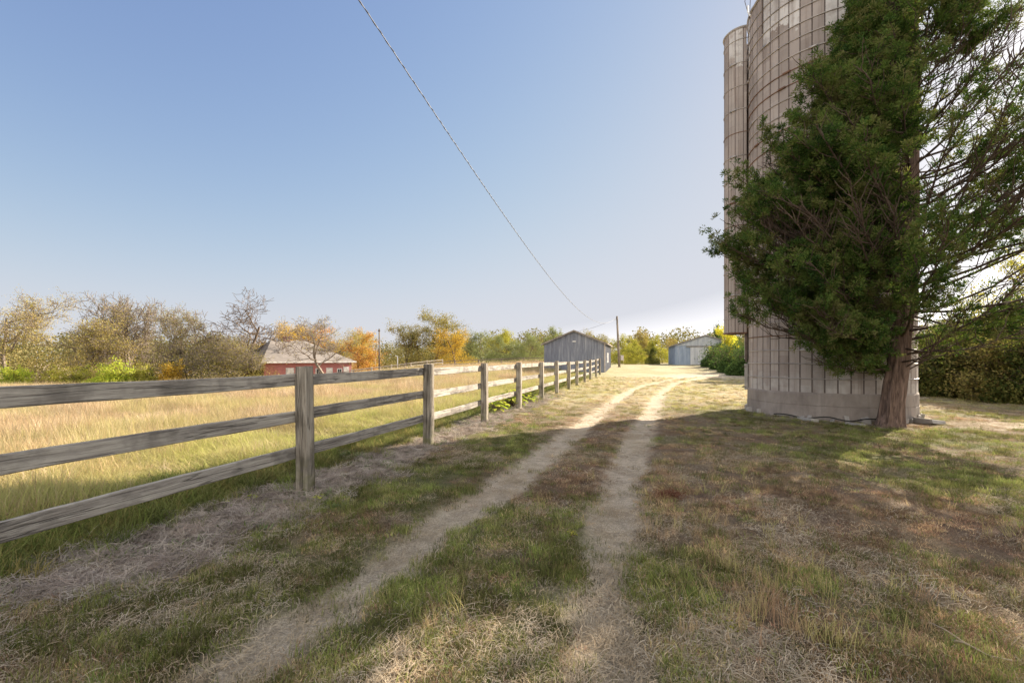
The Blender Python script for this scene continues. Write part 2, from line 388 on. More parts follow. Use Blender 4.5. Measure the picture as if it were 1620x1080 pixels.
def scatter(name, pts, cols, rot, scl, idx, tufts, label, cat):
    c = bpy.data.collections.new(name + '_kinds')
    for o in tufts: c.objects.link(o)
    me = bpy.data.meshes.new(name); n = len(pts)
    me.vertices.add(n); me.vertices.foreach_set('co', np.asarray(pts, np.float32).ravel())
    a = me.attributes.new('col', 'FLOAT_COLOR', 'POINT'); a.data.foreach_set('color', np.concatenate([cols, np.ones((n, 1))], 1).astype(np.float32).ravel())
    a = me.attributes.new('rot', 'FLOAT_VECTOR', 'POINT'); a.data.foreach_set('vector', np.asarray(rot, np.float32).ravel())
    a = me.attributes.new('scl', 'FLOAT_VECTOR', 'POINT'); a.data.foreach_set('vector', np.asarray(scl, np.float32).ravel())
    a = me.attributes.new('kind_i', 'INT', 'POINT'); a.data.foreach_set('value', np.asarray(idx, np.int32))
    ng = bpy.data.node_groups.new(name, 'GeometryNodeTree')
    ng.interface.new_socket('Geometry', in_out='INPUT', socket_type='NodeSocketGeometry')
    ng.interface.new_socket('Geometry', in_out='OUTPUT', socket_type='NodeSocketGeometry')
    N = ng.nodes.new; L = ng.links.new
    gi, go = N('NodeGroupInput'), N('NodeGroupOutput'); ip = N('GeometryNodeInstanceOnPoints'); ci = N('GeometryNodeCollectionInfo')
    ci.inputs['Collection'].default_value = c; ci.inputs['Separate Children'].default_value = True; ci.inputs['Reset Children'].default_value = True
    def at(nm, ty):
        q = N('GeometryNodeInputNamedAttribute'); q.data_type = ty; q.inputs['Name'].default_value = nm; return q.outputs['Attribute']
    L(gi.outputs[0], ip.inputs['Points']); L(ci.outputs[0], ip.inputs['Instance']); ip.inputs['Pick Instance'].default_value = True
    L(at('kind_i', 'INT'), ip.inputs['Instance Index']); L(at('rot', 'FLOAT_VECTOR'), ip.inputs['Rotation']); L(at('scl', 'FLOAT_VECTOR'), ip.inputs['Scale'])
    L(ip.outputs[0], go.inputs[0])
    o = link(name, me); m = o.modifiers.new('scatter', 'NODES'); m.node_group = ng
    me.materials.append(tufts[0].data.materials[0])
    return tag(o, label, cat, kind='stuff')

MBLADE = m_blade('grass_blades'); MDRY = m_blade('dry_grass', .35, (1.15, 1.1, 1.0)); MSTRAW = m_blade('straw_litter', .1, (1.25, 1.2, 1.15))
SILO = (8.4, 12.18, 1.84)
def sample(rg, n, ymin, ymax, power, xl=-1.25, xr=1.25):
    """points in the view wedge, denser near the camera"""
    t = rg.uniform(size=n) ** power; yy = ymin + (ymax - ymin) * t
    xx = rg.uniform(xl, xr, n) * (yy + .5)
    return xx, yy
def keep_out(x, y):
    k = np.hypot(x - SILO[0], y - SILO[1]) > SILO[2] + .03
    # barn footprints
    ux, uy = x - 8.17, y - 40.0; c, s = math.cos(R(16.3)), math.sin(R(16.3))
    lx = ux * c - uy * s; ly = ux * s + uy * c
    k &= ~((lx < .05) & (lx > -5.6) & (ly > -.05) & (ly < 9))
    return k
rg = np.random.default_rng(7)
def put(name, x, y, cols, smin, smax, tufts, label, cat, tilt=.15, zs=None):
    n = len(x); z = hgt(x, y) - .004
    rot = np.stack([rg.normal(0, tilt, n), rg.normal(0, tilt, n), rg.uniform(0, 6.283, n)], 1)
    s = rg.uniform(smin, smax, n) * (1 + .018 * np.maximum(0, y - 5)); sc = np.stack([s, s, s * (1 if zs is None else zs)], 1)
    return scatter(name, np.stack([x, y, z], 1), cols, rot, sc, rg.integers(0, len(tufts), n), tufts, label, cat)

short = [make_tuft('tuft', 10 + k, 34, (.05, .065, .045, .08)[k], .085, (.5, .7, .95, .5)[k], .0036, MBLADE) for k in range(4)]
# 1 mown green/brown turf
x, y = sample(rg, 165000, 1.2, 34, 1.75)
gc, gz = ground_col(x, y); fo = fence_off(x, y)
dens = (1 - gz['rut'] * .97) * (1 - gz['bare'] * .9) * (1 - gz['field']) * (1 - .75 * gz['hay'])
k = (rg.uniform(size=len(x)) < dens * (.12 + 1.25 * sm(.3, .68, fbm(x * 3.6, y * 3.6, 71, 3)))) & keep_out(x, y)
x, y, gc = x[k], y[k], gc[k]; gz = {a: b[k] for a, b in gz.items()}
far = sm(9, 17, y); r = rg.uniform(size=len(x))
pg = np.clip(.19 + .60 * gz['green'] - .38 * gz['red'] + gz['edge'], .05, 1) * (1 - .42 * far)
GREENS = np.array([(0.158, 0.215, 0.054), (0.202, 0.241, 0.0765), (0.246, 0.258, 0.108), (0.123, 0.172, 0.054)])
DRYS = np.array([(0.458, 0.344, 0.216), (0.37, 0.258, 0.171), (0.299, 0.181, 0.144), (0.528, 0.43, 0.297)])
isg = r < pg
dry = DRYS[rg.choice(4, len(x), p=[.34, .28, .2, .18])]
dry = np.where((rg.uniform(size=len(x)) < gz['red'] * .6)[:, None], np.array([.28, .18, .135]), dry)
dry = np.where((rg.uniform(size=len(x)) < far * .8)[:, None], np.array([.46, .385, .22]), dry)
gr = GREENS[rg.integers(0, 4, len(x))]; gr = mixc(gr, np.array([.42, .41, .16]), far * .75)
cols = np.where(isg[:, None], gr, dry) * (rg.uniform(.45, 1.45, (len(x), 1)) * (.6 + .85 * sm(.3, .7, fbm(x * 4.5, y * 4.5, 91, 3)))[:, None])
zs = (.5 + .6 * isg + .5 * gz['edge']) * (.55 + .6 * fbm(x * 3.6, y * 3.6, 71, 3))
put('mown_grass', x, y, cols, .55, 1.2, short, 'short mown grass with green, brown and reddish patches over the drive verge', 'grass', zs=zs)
# 2 longer green grass under the fence and tussocks
longt = [make_tuft('long_tuft', 20 + k, 30, (.16, .22, .27)[k], .10, (1.1, .9, 1.3)[k], .006, MBLADE, 4) for k in range(3)]
x, y = sample(rg, 60000, 1.4, 34, 1.4, -1.3, .3)
fo = fence_off(x, y); n1 = fbm(x * 1.6, y * 1.6, 61, 3)
dens = np.exp(-((fo + .95 + .15 * sm(8, 3, y)) / .42) ** 2) * sm(.3, .55, n1) * 1.0
k = rg.uniform(size=len(x)) < dens; x, y = x[k], y[k]
cols = GREENS[rg.integers(0, 4, len(x))] * rg.uniform(.75, 1.3, (len(x), 1)); cols = mixc(cols, np.array([.33, .28, .12]), (rg.uniform(size=len(x)) < .22) * .9)
put('fence_line_grass', x, y, cols, .6, 1.2, longt, 'long green uncut grass growing along the field side of the board fence', 'grass')
# 3 straw litter on the ruts and across the verge
straw = [make_straw('straw', 30 + k, 48, (.055, .085, .045)[k], .14, .0018, MSTRAW) for k in range(3)]
x, y = sample(rg, 34000, 1.2, 15, 1.7)
gc, gz = ground_col(x, y)
dens = np.clip(.09 + .20 * gz['rut'] * sm(.42, .62, fbm(x * 2, y * 2, 77, 3)) + .5 * sm(.52, .66, fbm(x * .9, y * .9, 79, 3)) + .4 * gz['bare'], 0, 1) * (1 - gz['field']) * (1 - gz['hay'] * .6)
k = (rg.uniform(size=len(x)) < dens) & keep_out(x, y); x, y = x[k], y[k]
cols = np.array([(0.476, 0.394, 0.288), (0.394, 0.32, 0.243), (0.525, 0.459, 0.378)])[rg.integers(0, 3, len(x))] * rg.uniform(.7, 1.15, (len(x), 1))
put('straw_litter', x, y, cols, .6, 1.3, straw, 'loose pale straw and cut grass scattered over the drive', 'straw', .04)
# 4 grey dead hay strip along the fence
hayt = [make_straw('hay', 40 + k, 60, .15, .12, .0026, MSTRAW) for k in range(2)] + [make_tuft('dead_tuft', 45 + k, 30, .07, .1, 1.9, .0035, MSTRAW) for k in range(2)]
x, y = sample(rg, 90000, 1.3, 24, 1.6, -1.3, .3)
gz = zones(x, y); k = rg.uniform(size=len(x)) < gz['hay'] * .8; x, y = x[k], y[k]
cols = np.array([(.42, .375, .355), (.35, .305, .29), (.50, .45, .41), (.29, .24, .225)])[rg.integers(0, 4, len(x))] * rg.uniform(.75, 1.2, (len(x), 1))
put('dead_hay_strip', x, y, cols, .6, 1.2, hayt, 'grey-mauve dead sprayed grass lying in a strip below the fence', 'dead grass', .25)
leafy = [make_tuft('seedling', 70 + k, 12, (.05, .075)[k], .05, 1.3, .014, MBLADE, 3) for k in range(2)]
x, y = sample(rg, 30000, 1.4, 20, 1.5, -1.3, .3)
gz = zones(x, y); k = rg.uniform(size=len(x)) < (gz['hay'] + gz['edge'] * .5) * .55 * sm(.48, .62, fbm(x * 2.6, y * 2.6, 93, 3)); x, y = x[k], y[k]
cols = np.array([(.20, .30, .10), (.26, .33, .20), (.16, .25, .12)])[rg.integers(0, 3, len(x))] * rg.uniform(.7, 1.2, (len(x), 1))
put('hay_seedlings', x, y, cols, .6, 1.2, leafy, 'small blue-green seedlings coming up through the dead grass strip', 'ground cover', .15)
# 5 tall golden field
def tall(name, seed, n, h, mat):
    return make_tuft(name, seed, n, h, .16, .42, .0055, mat, 4)
tallt = [tall('tall_tuft', 50 + k, 26, (.34, .44, .52, .4)[k], MDRY) for k in range(4)]
n = 190000
t = rg.uniform(size=n) ** 1.5; y = 1.2 + 60 * t; x = FA + FB * y - rg.uniform(.6, 1, n) * 0 - rg.uniform(0, 1, n) ** 1.0 * (1.25 * y + 3 + FB * y + FA * 0)
gz = zones(x, y)
k = (rg.uniform(size=n) < gz['field'] * (.35 + .9 * fbm(x * .9, y * .9, 81, 3))) & (x > -1.28 * y - 2) & keep_out(x, y)
# bare/mown strip close to barn
x, y = x[k], y[k]; n = len(x)
FC = np.array([(0.581, 0.459, 0.324), (0.528, 0.396, 0.259), (0.634, 0.54, 0.432), (0.484, 0.351, 0.227), (0.405, 0.387, 0.216)])
cols = FC[rg.choice(5, n, p=[.3, .22, .22, .14, .12])] * rg.uniform(.55, 1.25, (n, 1)) * (.75 + .45 * fbm(x * 1.1, y * 1.1, 87, 3))[:, None]
fo = fence_off(x, y)
gpatch = sm(.46, .62, fbm(x * .45, y * .45, 83, 4)) * .42 + .8 * (1 - sm(1.4, 4.6, -fo))
cols = mixc(cols, np.array([.44, .48, .15]), np.clip(gpatch, 0, .85) * (rg.uniform(size=n) < .8))
put('field_grass', x, y, cols, .65, 1.15, tallt, 'tall golden dry grass filling the field beyond the fence', 'grass', .12,
    zs=.18 + .52 * sm(.25, .75, fbm(x * .7, y * .7, 85, 3)) + .28 * sm(1.5, 5, -fo))

# 6 small reddish seedling clumps & wispy stems on the verge right of the track
wisp = [make_tuft('wisp', 60 + k, 16, (.17, .22)[k], .05, .55, .0026, MDRY, 4) for k in range(2)]
x = np.concatenate([rg.normal(1.75, .35, 110), rg.normal(1.5, .2, 60), rg.uniform(-.5, 5, 70)]); y = np.concatenate([rg.uniform(2.2, 6.5, 110), rg.uniform(2.2, 3.1, 60), rg.uniform(2, 6, 70)])
gz = zones(x, y); k = gz['rut'] < .2; x, y = x[k], y[k]
cols = np.array([(.60, .45, .27), (.46, .30, .2), (.55, .5, .22)])[rg.integers(0, 3, len(x))]
put('wispy_stems', x, y, cols, .6, 1.1, wisp, 'thin dry seed stems standing up beside the right wheel rut', 'dry stems', .2)

# ------------------------------------------------------------------ silo
SX, SY, SR = SILO; SZ = hg(SX - 1.2, SY - 1.5); SH = 10.95
def m_staves(name, r, n, top, vertj=.76):
    t = NT(name); o = t.obj(); s = t.n('SeparateXYZ', {0: o}).outputs
    ang = t.math('ARCTAN2', s[1], s[0]); f = t.math('ADD', t.math('MULTIPLY', ang, n / (2 * math.pi)), n * 1.0)
    sid = t.math('FLOOR', f); fr = t.math('FRACT', f)
    par = t.math('FRACT', t.math('MULTIPLY', sid, .5)); zz = t.math('DIVIDE', t.math('ADD', s[2], t.math('MULTIPLY', par, vertj)), vertj)
    zid = t.math('FLOOR', zz)
    wn1 = t.n('TexWhiteNoise', {'Vector': t.n('CombineXYZ', {0: sid, 1: zid}).outputs[0]}, noise_dimensions='2D').outputs['Value']
    wn2 = t.n('TexWhiteNoise', {'Vector': t.n('CombineXYZ', {0: sid, 1: 5.}).outputs[0]}, noise_dimensions='2D').outputs['Value']
    nz = t.noise(o, 2.2, 6, .65); nf = t.noise(o, 24., 4, .6)
    c = t.ramp(t.math('ADD', t.math('MULTIPLY', wn1, .28), t.math('MULTIPLY', nz, .8)), [(.25, (.265, .225, .205)), (.55, (.395, .345, .32)), (.85, (.50, .45, .42))])
    # pale limewash left on the staves at the top, ragged lower edge, and on the lowest row
    edge = t.math('SUBTRACT', top, t.math('ADD', .1, t.math('MULTIPLY', wn2, 1.7)))
    lw = t.math('GREATER_THAN', t.math('ADD', s[2], t.math('MULTIPLY', t.math('SUBTRACT', t.noise(o, 7., 5, .7), .5), .9)), edge)
    lw = t.math('MULTIPLY', lw, t.ramp(t.noise(o, 5., 5, .6), [(.30, .25), (.46, 1.)]))
    lw = t.math('MULTIPLY', lw, t.math('GREATER_THAN', t.n('TexWhiteNoise', {'Vector': t.n('CombineXYZ', {0: sid, 1: 9.}).outputs[0]}, noise_dimensions='2D').outputs['Value'], .2))
    c = t.mix(lw, c, (.62, .60, .585))
    low = t.math('MULTIPLY', t.math('LESS_THAN', s[2], t.math('ADD', .78, t.math('MULTIPLY', wn2, .4))), t.ramp(t.noise(o, 3.1, 5), [(.38, .1), (.55, .75)]))
    c = t.mix(low, c, (.52, .49, .47))
    # mortar joints are dark, staves darker by their edges
    g = t.math('ABSOLUTE', t.math('SUBTRACT', fr, .5))
    gj = t.ramp(g, [(.43, 0.), (.465, 1.)])
    c = t.mix(t.math('MULTIPLY', gj, .88), c, (.09, .065, .06))
    hj = t.math('ABSOLUTE', t.math('SUBTRACT', t.math('FRACT', zz), .5)); hj = t.ramp(hj, [(.494, 0.), (.499, .35)])
    c = t.mix(hj, c, (.13, .10, .09))
    rust = t.ramp(t.noise(t.mapp(o, (6, 6, .45)), 1.5, 5, .6), [(.50, 0.), (.70, .6)])
    c = t.mix(rust, c, (.19, .14, .115))
    blot = t.ramp(t.noise(o, 1.1, 6, .7), [(.48, 0.), (.66, .45)])
    c = t.mix(blot, c, (.20, .175, .165))
    t.col(c); t.bump(t.math('ADD', t.math('MULTIPLY', nf, .5), nz), .35, .01); return t.m
def stave_wall(r, n, z0, z1, a0=0, a1=2 * math.pi, thick=.06, groove=.02):
    """cylinder of flat staves with V joints; full ring or arc; closed wall with thickness"""
    full = abs(a1 - a0 - 2 * math.pi) < 1e-6; prof = []
    m = max(1, round(n * (a1 - a0) / (2 * math.pi)))
    for k in range(m):
        for fr, d in ((0, -groove), (.045, 0), (.5, .004), (.955, 0)):
            prof.append((a0 + (a1 - a0) * (k + fr) / m, r + d))
    if not full: prof.append((a1, r - groove))
    out = [(q * math.cos(a), q * math.sin(a)) for a, q in prof]; inn = [((r - thick) * math.cos(a), (r - thick) * math.sin(a)) for a, q in prof]
    N = len(prof); zs = [z0, z1]; V = []
    for ring in (out, inn):
        for z in zs: V += [(a, b, z) for a, b in ring]
    F = []; rngk = range(N) if full else range(N - 1)
    for k in rngk:
        j = (k + 1) % N
        F += [(k, j, N + j, N + k), (2 * N + j, 2 * N + k, 3 * N + k, 3 * N + j), (N + k, N + j, 3 * N + j, 3 * N + k), (j, k, 2 * N + k, 2 * N + j)]
    if not full: F += [(0, N, 3 * N, 2 * N), (N - 1, 3 * N - 1, 4 * N - 1, 2 * N - 1)]
    return V, F
silo = empty('stave_silo', (SX, SY, SZ))
tag(silo, 'tall weathered concrete stave silo with steel hoops behind the cedar', 'silo')
NST = 46
mb = MB(); mb.add(*stave_wall(SR, NST, .62, SH)); mb.build('wall', m_staves('silo_staves', SR, NST, SH), silo)
mhoop = m_plain('galvanised_hoop', (.42, .39, .37), .5, .6, .35, 2); mrust = m_plain('rusty_hoop', (.20, .115, .08), .8, .2, .4, 4)
rs = random.Random(3)
def hoop_mb(r, z, a0, a1, tr, sag=0, n=72, lugs=2, ph=0):
    mb = MB(); full = a1 - a0 > 6.28
    pts = [(r * math.cos(a0 + (a1 - a0) * k / n), r * math.sin(a0 + (a1 - a0) * k / n), z + sag * math.sin(5 * (a0 + (a1 - a0) * k / n) + ph)) for k in range(n + 1)]
    mb.tube(pts, tr, 6)
    for q in range(lugs):
        a = ph + q * (a1 - a0) / max(1, lugs); 
        if not full: a = a0 + (a1 - a0) * (.3 + .5 * q)
        M = Matrix.Rotation(a, 4, 'Z') @ Matrix.Translation((r + tr * .6, 0, z))
        mb.box(-.018, .018, -.09, .09, -.022, .022, M)
    return mb
zz = .98; kk = 0
while zz < SH - .03:
    hoop_mb(SR + .013, zz + rs.uniform(-.02, .02), 0, 2 * math.pi, .012, rs.uniform(0, .006), 96, 3, rs.uniform(0, 6)).build('hoop', mrust if rs.random() < .22 else mhoop, silo, True)
    zz += .343; kk += 1
# plain plastered base with joints, crumbling footing
def m_concrete(name, a, b, dark=(.15, .13, .12)):
    t = NT(name); o = t.obj(); nz = t.noise(t.mapp(o, (1.4, 1.4, .8)), 1.6, 7, .65, .4)
    c = t.ramp(nz, [(.3, a), (.7, b)]); st = t.ramp(t.noise(t.mapp(o, (5, 5, .6)), 1.2, 5, .6), [(.5, 0.), (.75, .6)])
    c = t.mix(st, c, dark); t.col(c); t.bump(t.noise(o, 14., 6, .7), .5, .015); return t.m
mcon = m_concrete('base_plaster', (.22, .185, .165), (.37, .325, .295)); mcon2 = m_concrete('footing_concrete', (.30, .28, .27), (.50, .47, .44))
mb = MB(); nseg = 96; rings = []
prof = [(SR + .03, -.25), (SR + .03, .31), (SR + .018, .318), (SR + .018, .332), (SR + .028, .34), (SR + .024, .60), (SR + .005, .64), (SR - .06, .64)]
for (rr, z) in prof:
    rings.append(len(mb.v)); mb.v += [((rr + .006 * math.sin(k * 1.7 + z * 9)) * math.cos(2 * math.pi * k / nseg), (rr + .006 * math.sin(k * 1.7 + z * 9)) * math.sin(2 * math.pi * k / nseg), z) for k in range(nseg)]
for a, b in zip(rings[:-1], rings[1:]):
    for k in range(nseg): j = (k + 1) % nseg; mb.f.append((a + k, a + j, b + j, b + k))
mb.build('base_band', mcon, silo)
for k in range(54):
    a = 2 * math.pi * k / 54 + rs.uniform(-.03, .03)
    if rs.random() < .22: continue
    w = rs.uniform(.07, .2); d = rs.uniform(.05, .16); h_ = rs.uniform(.05, .17)
    M = Matrix.Rotation(a, 4, 'Z') @ Matrix.Translation((SR + .03 + d * .5 - .02, 0, -.03)) @ Matrix.Rotation(rs.uniform(-.25, .25), 4, 'Y') @ Matrix.Rotation(rs.uniform(-.3, .3), 4, 'X')
    mb = MB(); mb.box(-d / 2, d / 2, -w / 2, w / 2, -.1, h_, M)
    for q in range(len(mb.v)): mb.v[q] = tuple(c + rs.uniform(-.025, .025) for c in mb.v[q])
    mb.build('footing_chunk', mcon2, silo, bevel=.008)
mb = MB(); top = [(math.cos(2 * math.pi * k / 96) * (SR + .015), math.sin(2 * math.pi * k / 96) * (SR + .015), SH + .02 + .012 * math.sin(k * 2.1)) for k in range(97)]
mb.tube(top, .035, 6); mb.build('rim', mcon2, silo)
# door column facing the chute
CH = math.atan2(.568, -.823)            # direction from the silo centre to the chute
mdark = m_plain('painted_hatch_dark', (.02, .018, .016), 1, 0, .2); miron = m_plain('old_iron', (.13, .10, .085), .7, .5, .4, 6)
for z0 in (.62, 1.48):
    M = Matrix.Rotation(CH, 4, 'Z') @ Matrix.Translation((SR, 0, z0))
    mb = MB()
    for s in (-1, 1): mb.box(-.02, .07, s * .33 - .03, s * .33 + .03, 0, .62, M)
    mb.box(-.02, .075, -.36, .36, .62, .68, M); mb.box(-.02, .075, -.36, .36, -.05, 0, M)
    f_ = mb.build('hatch_frame', mcon2, silo, bevel=.01)
    MB().box(-.01, .02, -.30, .30, 0, .62, M).build('hatch_shade_panel', mdark, f_)  # thin black panel on the wall, painting in the unlit inside of the hatch
    for s in (.02, .6): MB().tube([M @ Vector((.03, -.36, s)), M @ Vector((.13, -.34, s)), M @ Vector((.13, .34, s)), M @ Vector((.03, .36, s))], .012, 5).build('hatch_rung', miron, f_)
mb = MB(); M = Matrix.Rotation(CH, 4, 'Z') @ Matrix.Translation((SR, 0, 0))
mb.box(-.01, .05, -.4, -.34, 1.35, 2.3, M).build('ladder_rail', miron, silo); MB().box(-.01, .05, .34, .4, 1.35, 2.3, M).build('ladder_rail', miron, silo)
# half-round chute
CR = .47; CXc, CYc = (SR + .19) * math.cos(CH), (SR + .19) * math.sin(CH); CZ0, CZ1 = 2.16, SH - .12
chute = empty('chute', (CXc, CYc, 0), CH); chute.parent = silo
NC = 14; gap = math.acos(-.19 / CR) if .19 < CR else 2.0
mb = MB(); mb.add(*stave_wall(CR, NC, CZ0, CZ1, -gap, gap, .045, .012))
cw = mb.build('chute_wall', m_staves('chute_staves', CR, round(NC), CZ1 + .75, .9), chute)
zz = CZ0 + .02; kk = 0
while zz < CZ1 + .01:
    hoop_mb(CR + .008, zz, -gap - .05, gap + .05, .009 if kk else .02, 0, 28, 1 if kk % 2 else 2).build('chute_hoop', mrust if (kk == 0 or rs.random() < .4) else mhoop, chute, True)
    zz += .66 if kk else .42; kk += 1
mb = MB(); mb.tube([((CR + .0) * math.cos(a), (CR + .0) * math.sin(a), CZ1 + .02) for a in np.linspace(-gap, gap, 26)], .035, 6); mb.build('chute_rim', mcon2, chute)
# rods and cable guard above the rim
mb = MB(); a = CH - .25
def SP(r, aa, z): return (r * math.cos(aa), r * math.sin(aa), z)
mb.tube([SP(SR + .02, CH + .35, SH - .05), SP(SR + .12, CH + .3, SH + .5), SP(SR - .1, CH + .45, SH + 1.6)], .009, 5)
mb.tube([SP(SR + .02, CH + .35, SH - .05), SP(SR + .05, CH + .45, SH + .4), SP(SR - .3, CH + .75, SH + 1.5)], .009, 5)
mb.tube([SP(SR + .03, CH + .75, SH - 1.0), SP(SR + .03, CH + .75, SH + 1.7)], .016, 6)
mb.tube([SP(SR + .03, CH + .75, SH + .65), SP(SR + .1, CH + 1.2, SH + 1.6)], .009, 5)
mb.build('ladder_rods', miron, silo)
mb = MB(); mb.tube([SP(SR + .05, CH + .33, SH + .32), SP(SR + .06, CH + .36, SH + .1), SP(SR + .03, CH + .42, SH - .08)], .022, 6); mb.build('pulley_bracket', m_plain('white_paint', (.75, .74, .72), .6), silo)
# black hose and rubble lying at the foot
mb = MB(); pts = []
for k in range(30):
    a = math.atan2(-.823, -.568) - .55 + k * .042; rr = SR + .2 + .05 * math.sin(k * .8)
    pts.append((SX + rr * math.cos(a), SY + rr * math.sin(a), SZ + .07 + .03 * math.sin(k * .6)))
mb.tube(pts, .014, 6); tag(mb.build('hose', m_plain('black_hose', (.02, .02, .02), .6), None, True), 'black hose lying along the foot of the silo', 'hose')
for (ox, oy, s, lab) in ((7.62, 10.12, .13, 'broken pale concrete chunk at silo foot just left of the cedar trunk'), (6.9, 10.62, .15, 'flat concrete slab fragment leaning at the silo base between hose and hoops'), (9.35, 10.28, .2, 'sunlit flat concrete slab fragment right of the cedar trunk')):
    mb = MB(); n0 = 0; mb.box(-s * 1.4, s * 1.4, -s * .7, s * .7, -.03, s * .5)
    mb.v = [tuple(c + rs.uniform(-.2, .2) * s for c in v) for v in mb.v]
    o = mb.build('concrete_chunk', mcon2, None, bevel=.01); o.location = (ox, oy, hg(ox, oy)); o.rotation_euler = (.15, .1, rs.uniform(0, 3))
    tag(o, lab, 'rubble', 'concrete rubble around the silo')

# ------------------------------------------------------------------ cedar
def leaf_mesh(name, P0, D, L, W, rg, rndv=None, mat=None, parent=None, cross=False):
    """one quad per leaf: base P0, unit direction D, length L, width W"""
    n = len(P0); r = rg.normal(size=(n, 3)); S = np.cross(D, r); S /= np.linalg.norm(S, axis=1)[:, None] + 1e-9
    L = np.broadcast_to(L, (n,))[:, None]; W = np.broadcast_to(W, (n,))[:, None]
    mid = P0 + D * L * .5
    V = np.stack([P0, mid + S * W * .5, P0 + D * L, mid - S * W * .5], 1).reshape(-1, 3)
    F = np.arange(4 * n).reshape(n, 4)
    rv = rg.uniform(size=n) if rndv is None else rndv
    return link(name, np_mesh(name, V, F, False, {'rnd': np.repeat(rv, 4)}), mat, parent)
def tubes_mesh(name, segs, mat, parent, n=5, smooth=True):
    """segs: list of (points array (k,3), radii (k,))"""
    V = []; F = []; base = 0
    for pts, rad in segs:
        k = len(pts); d = np.gradient(pts, axis=0); d /= np.linalg.norm(d, axis=1)[:, None] + 1e-9
        ref = np.array([.31, .11, .94]) if abs(d[0, 2]) < .8 else np.array([.94, .3, .1])
        a = np.cross(d, ref); a /= np.linalg.norm(a, axis=1)[:, None] + 1e-9; b = np.cross(d, a)
        t = np.arange(n) * 2 * np.pi / n
        ring = pts[:, None, :] + rad[:, None, None] * (a[:, None, :] * np.cos(t)[None, :, None] + b[:, None, :] * np.sin(t)[None, :, None])
        V.append(ring.reshape(-1, 3)); ii = base + np.arange(k * n).reshape(k, n)
        j = np.roll(ii, -1, 1); F.append(np.stack([ii[:-1], j[:-1], j[1:], ii[1:]], -1).reshape(-1, 4)); base += k * n
    return link(name, np_mesh(name, np.concatenate(V), np.concatenate(F), smooth), mat, parent)

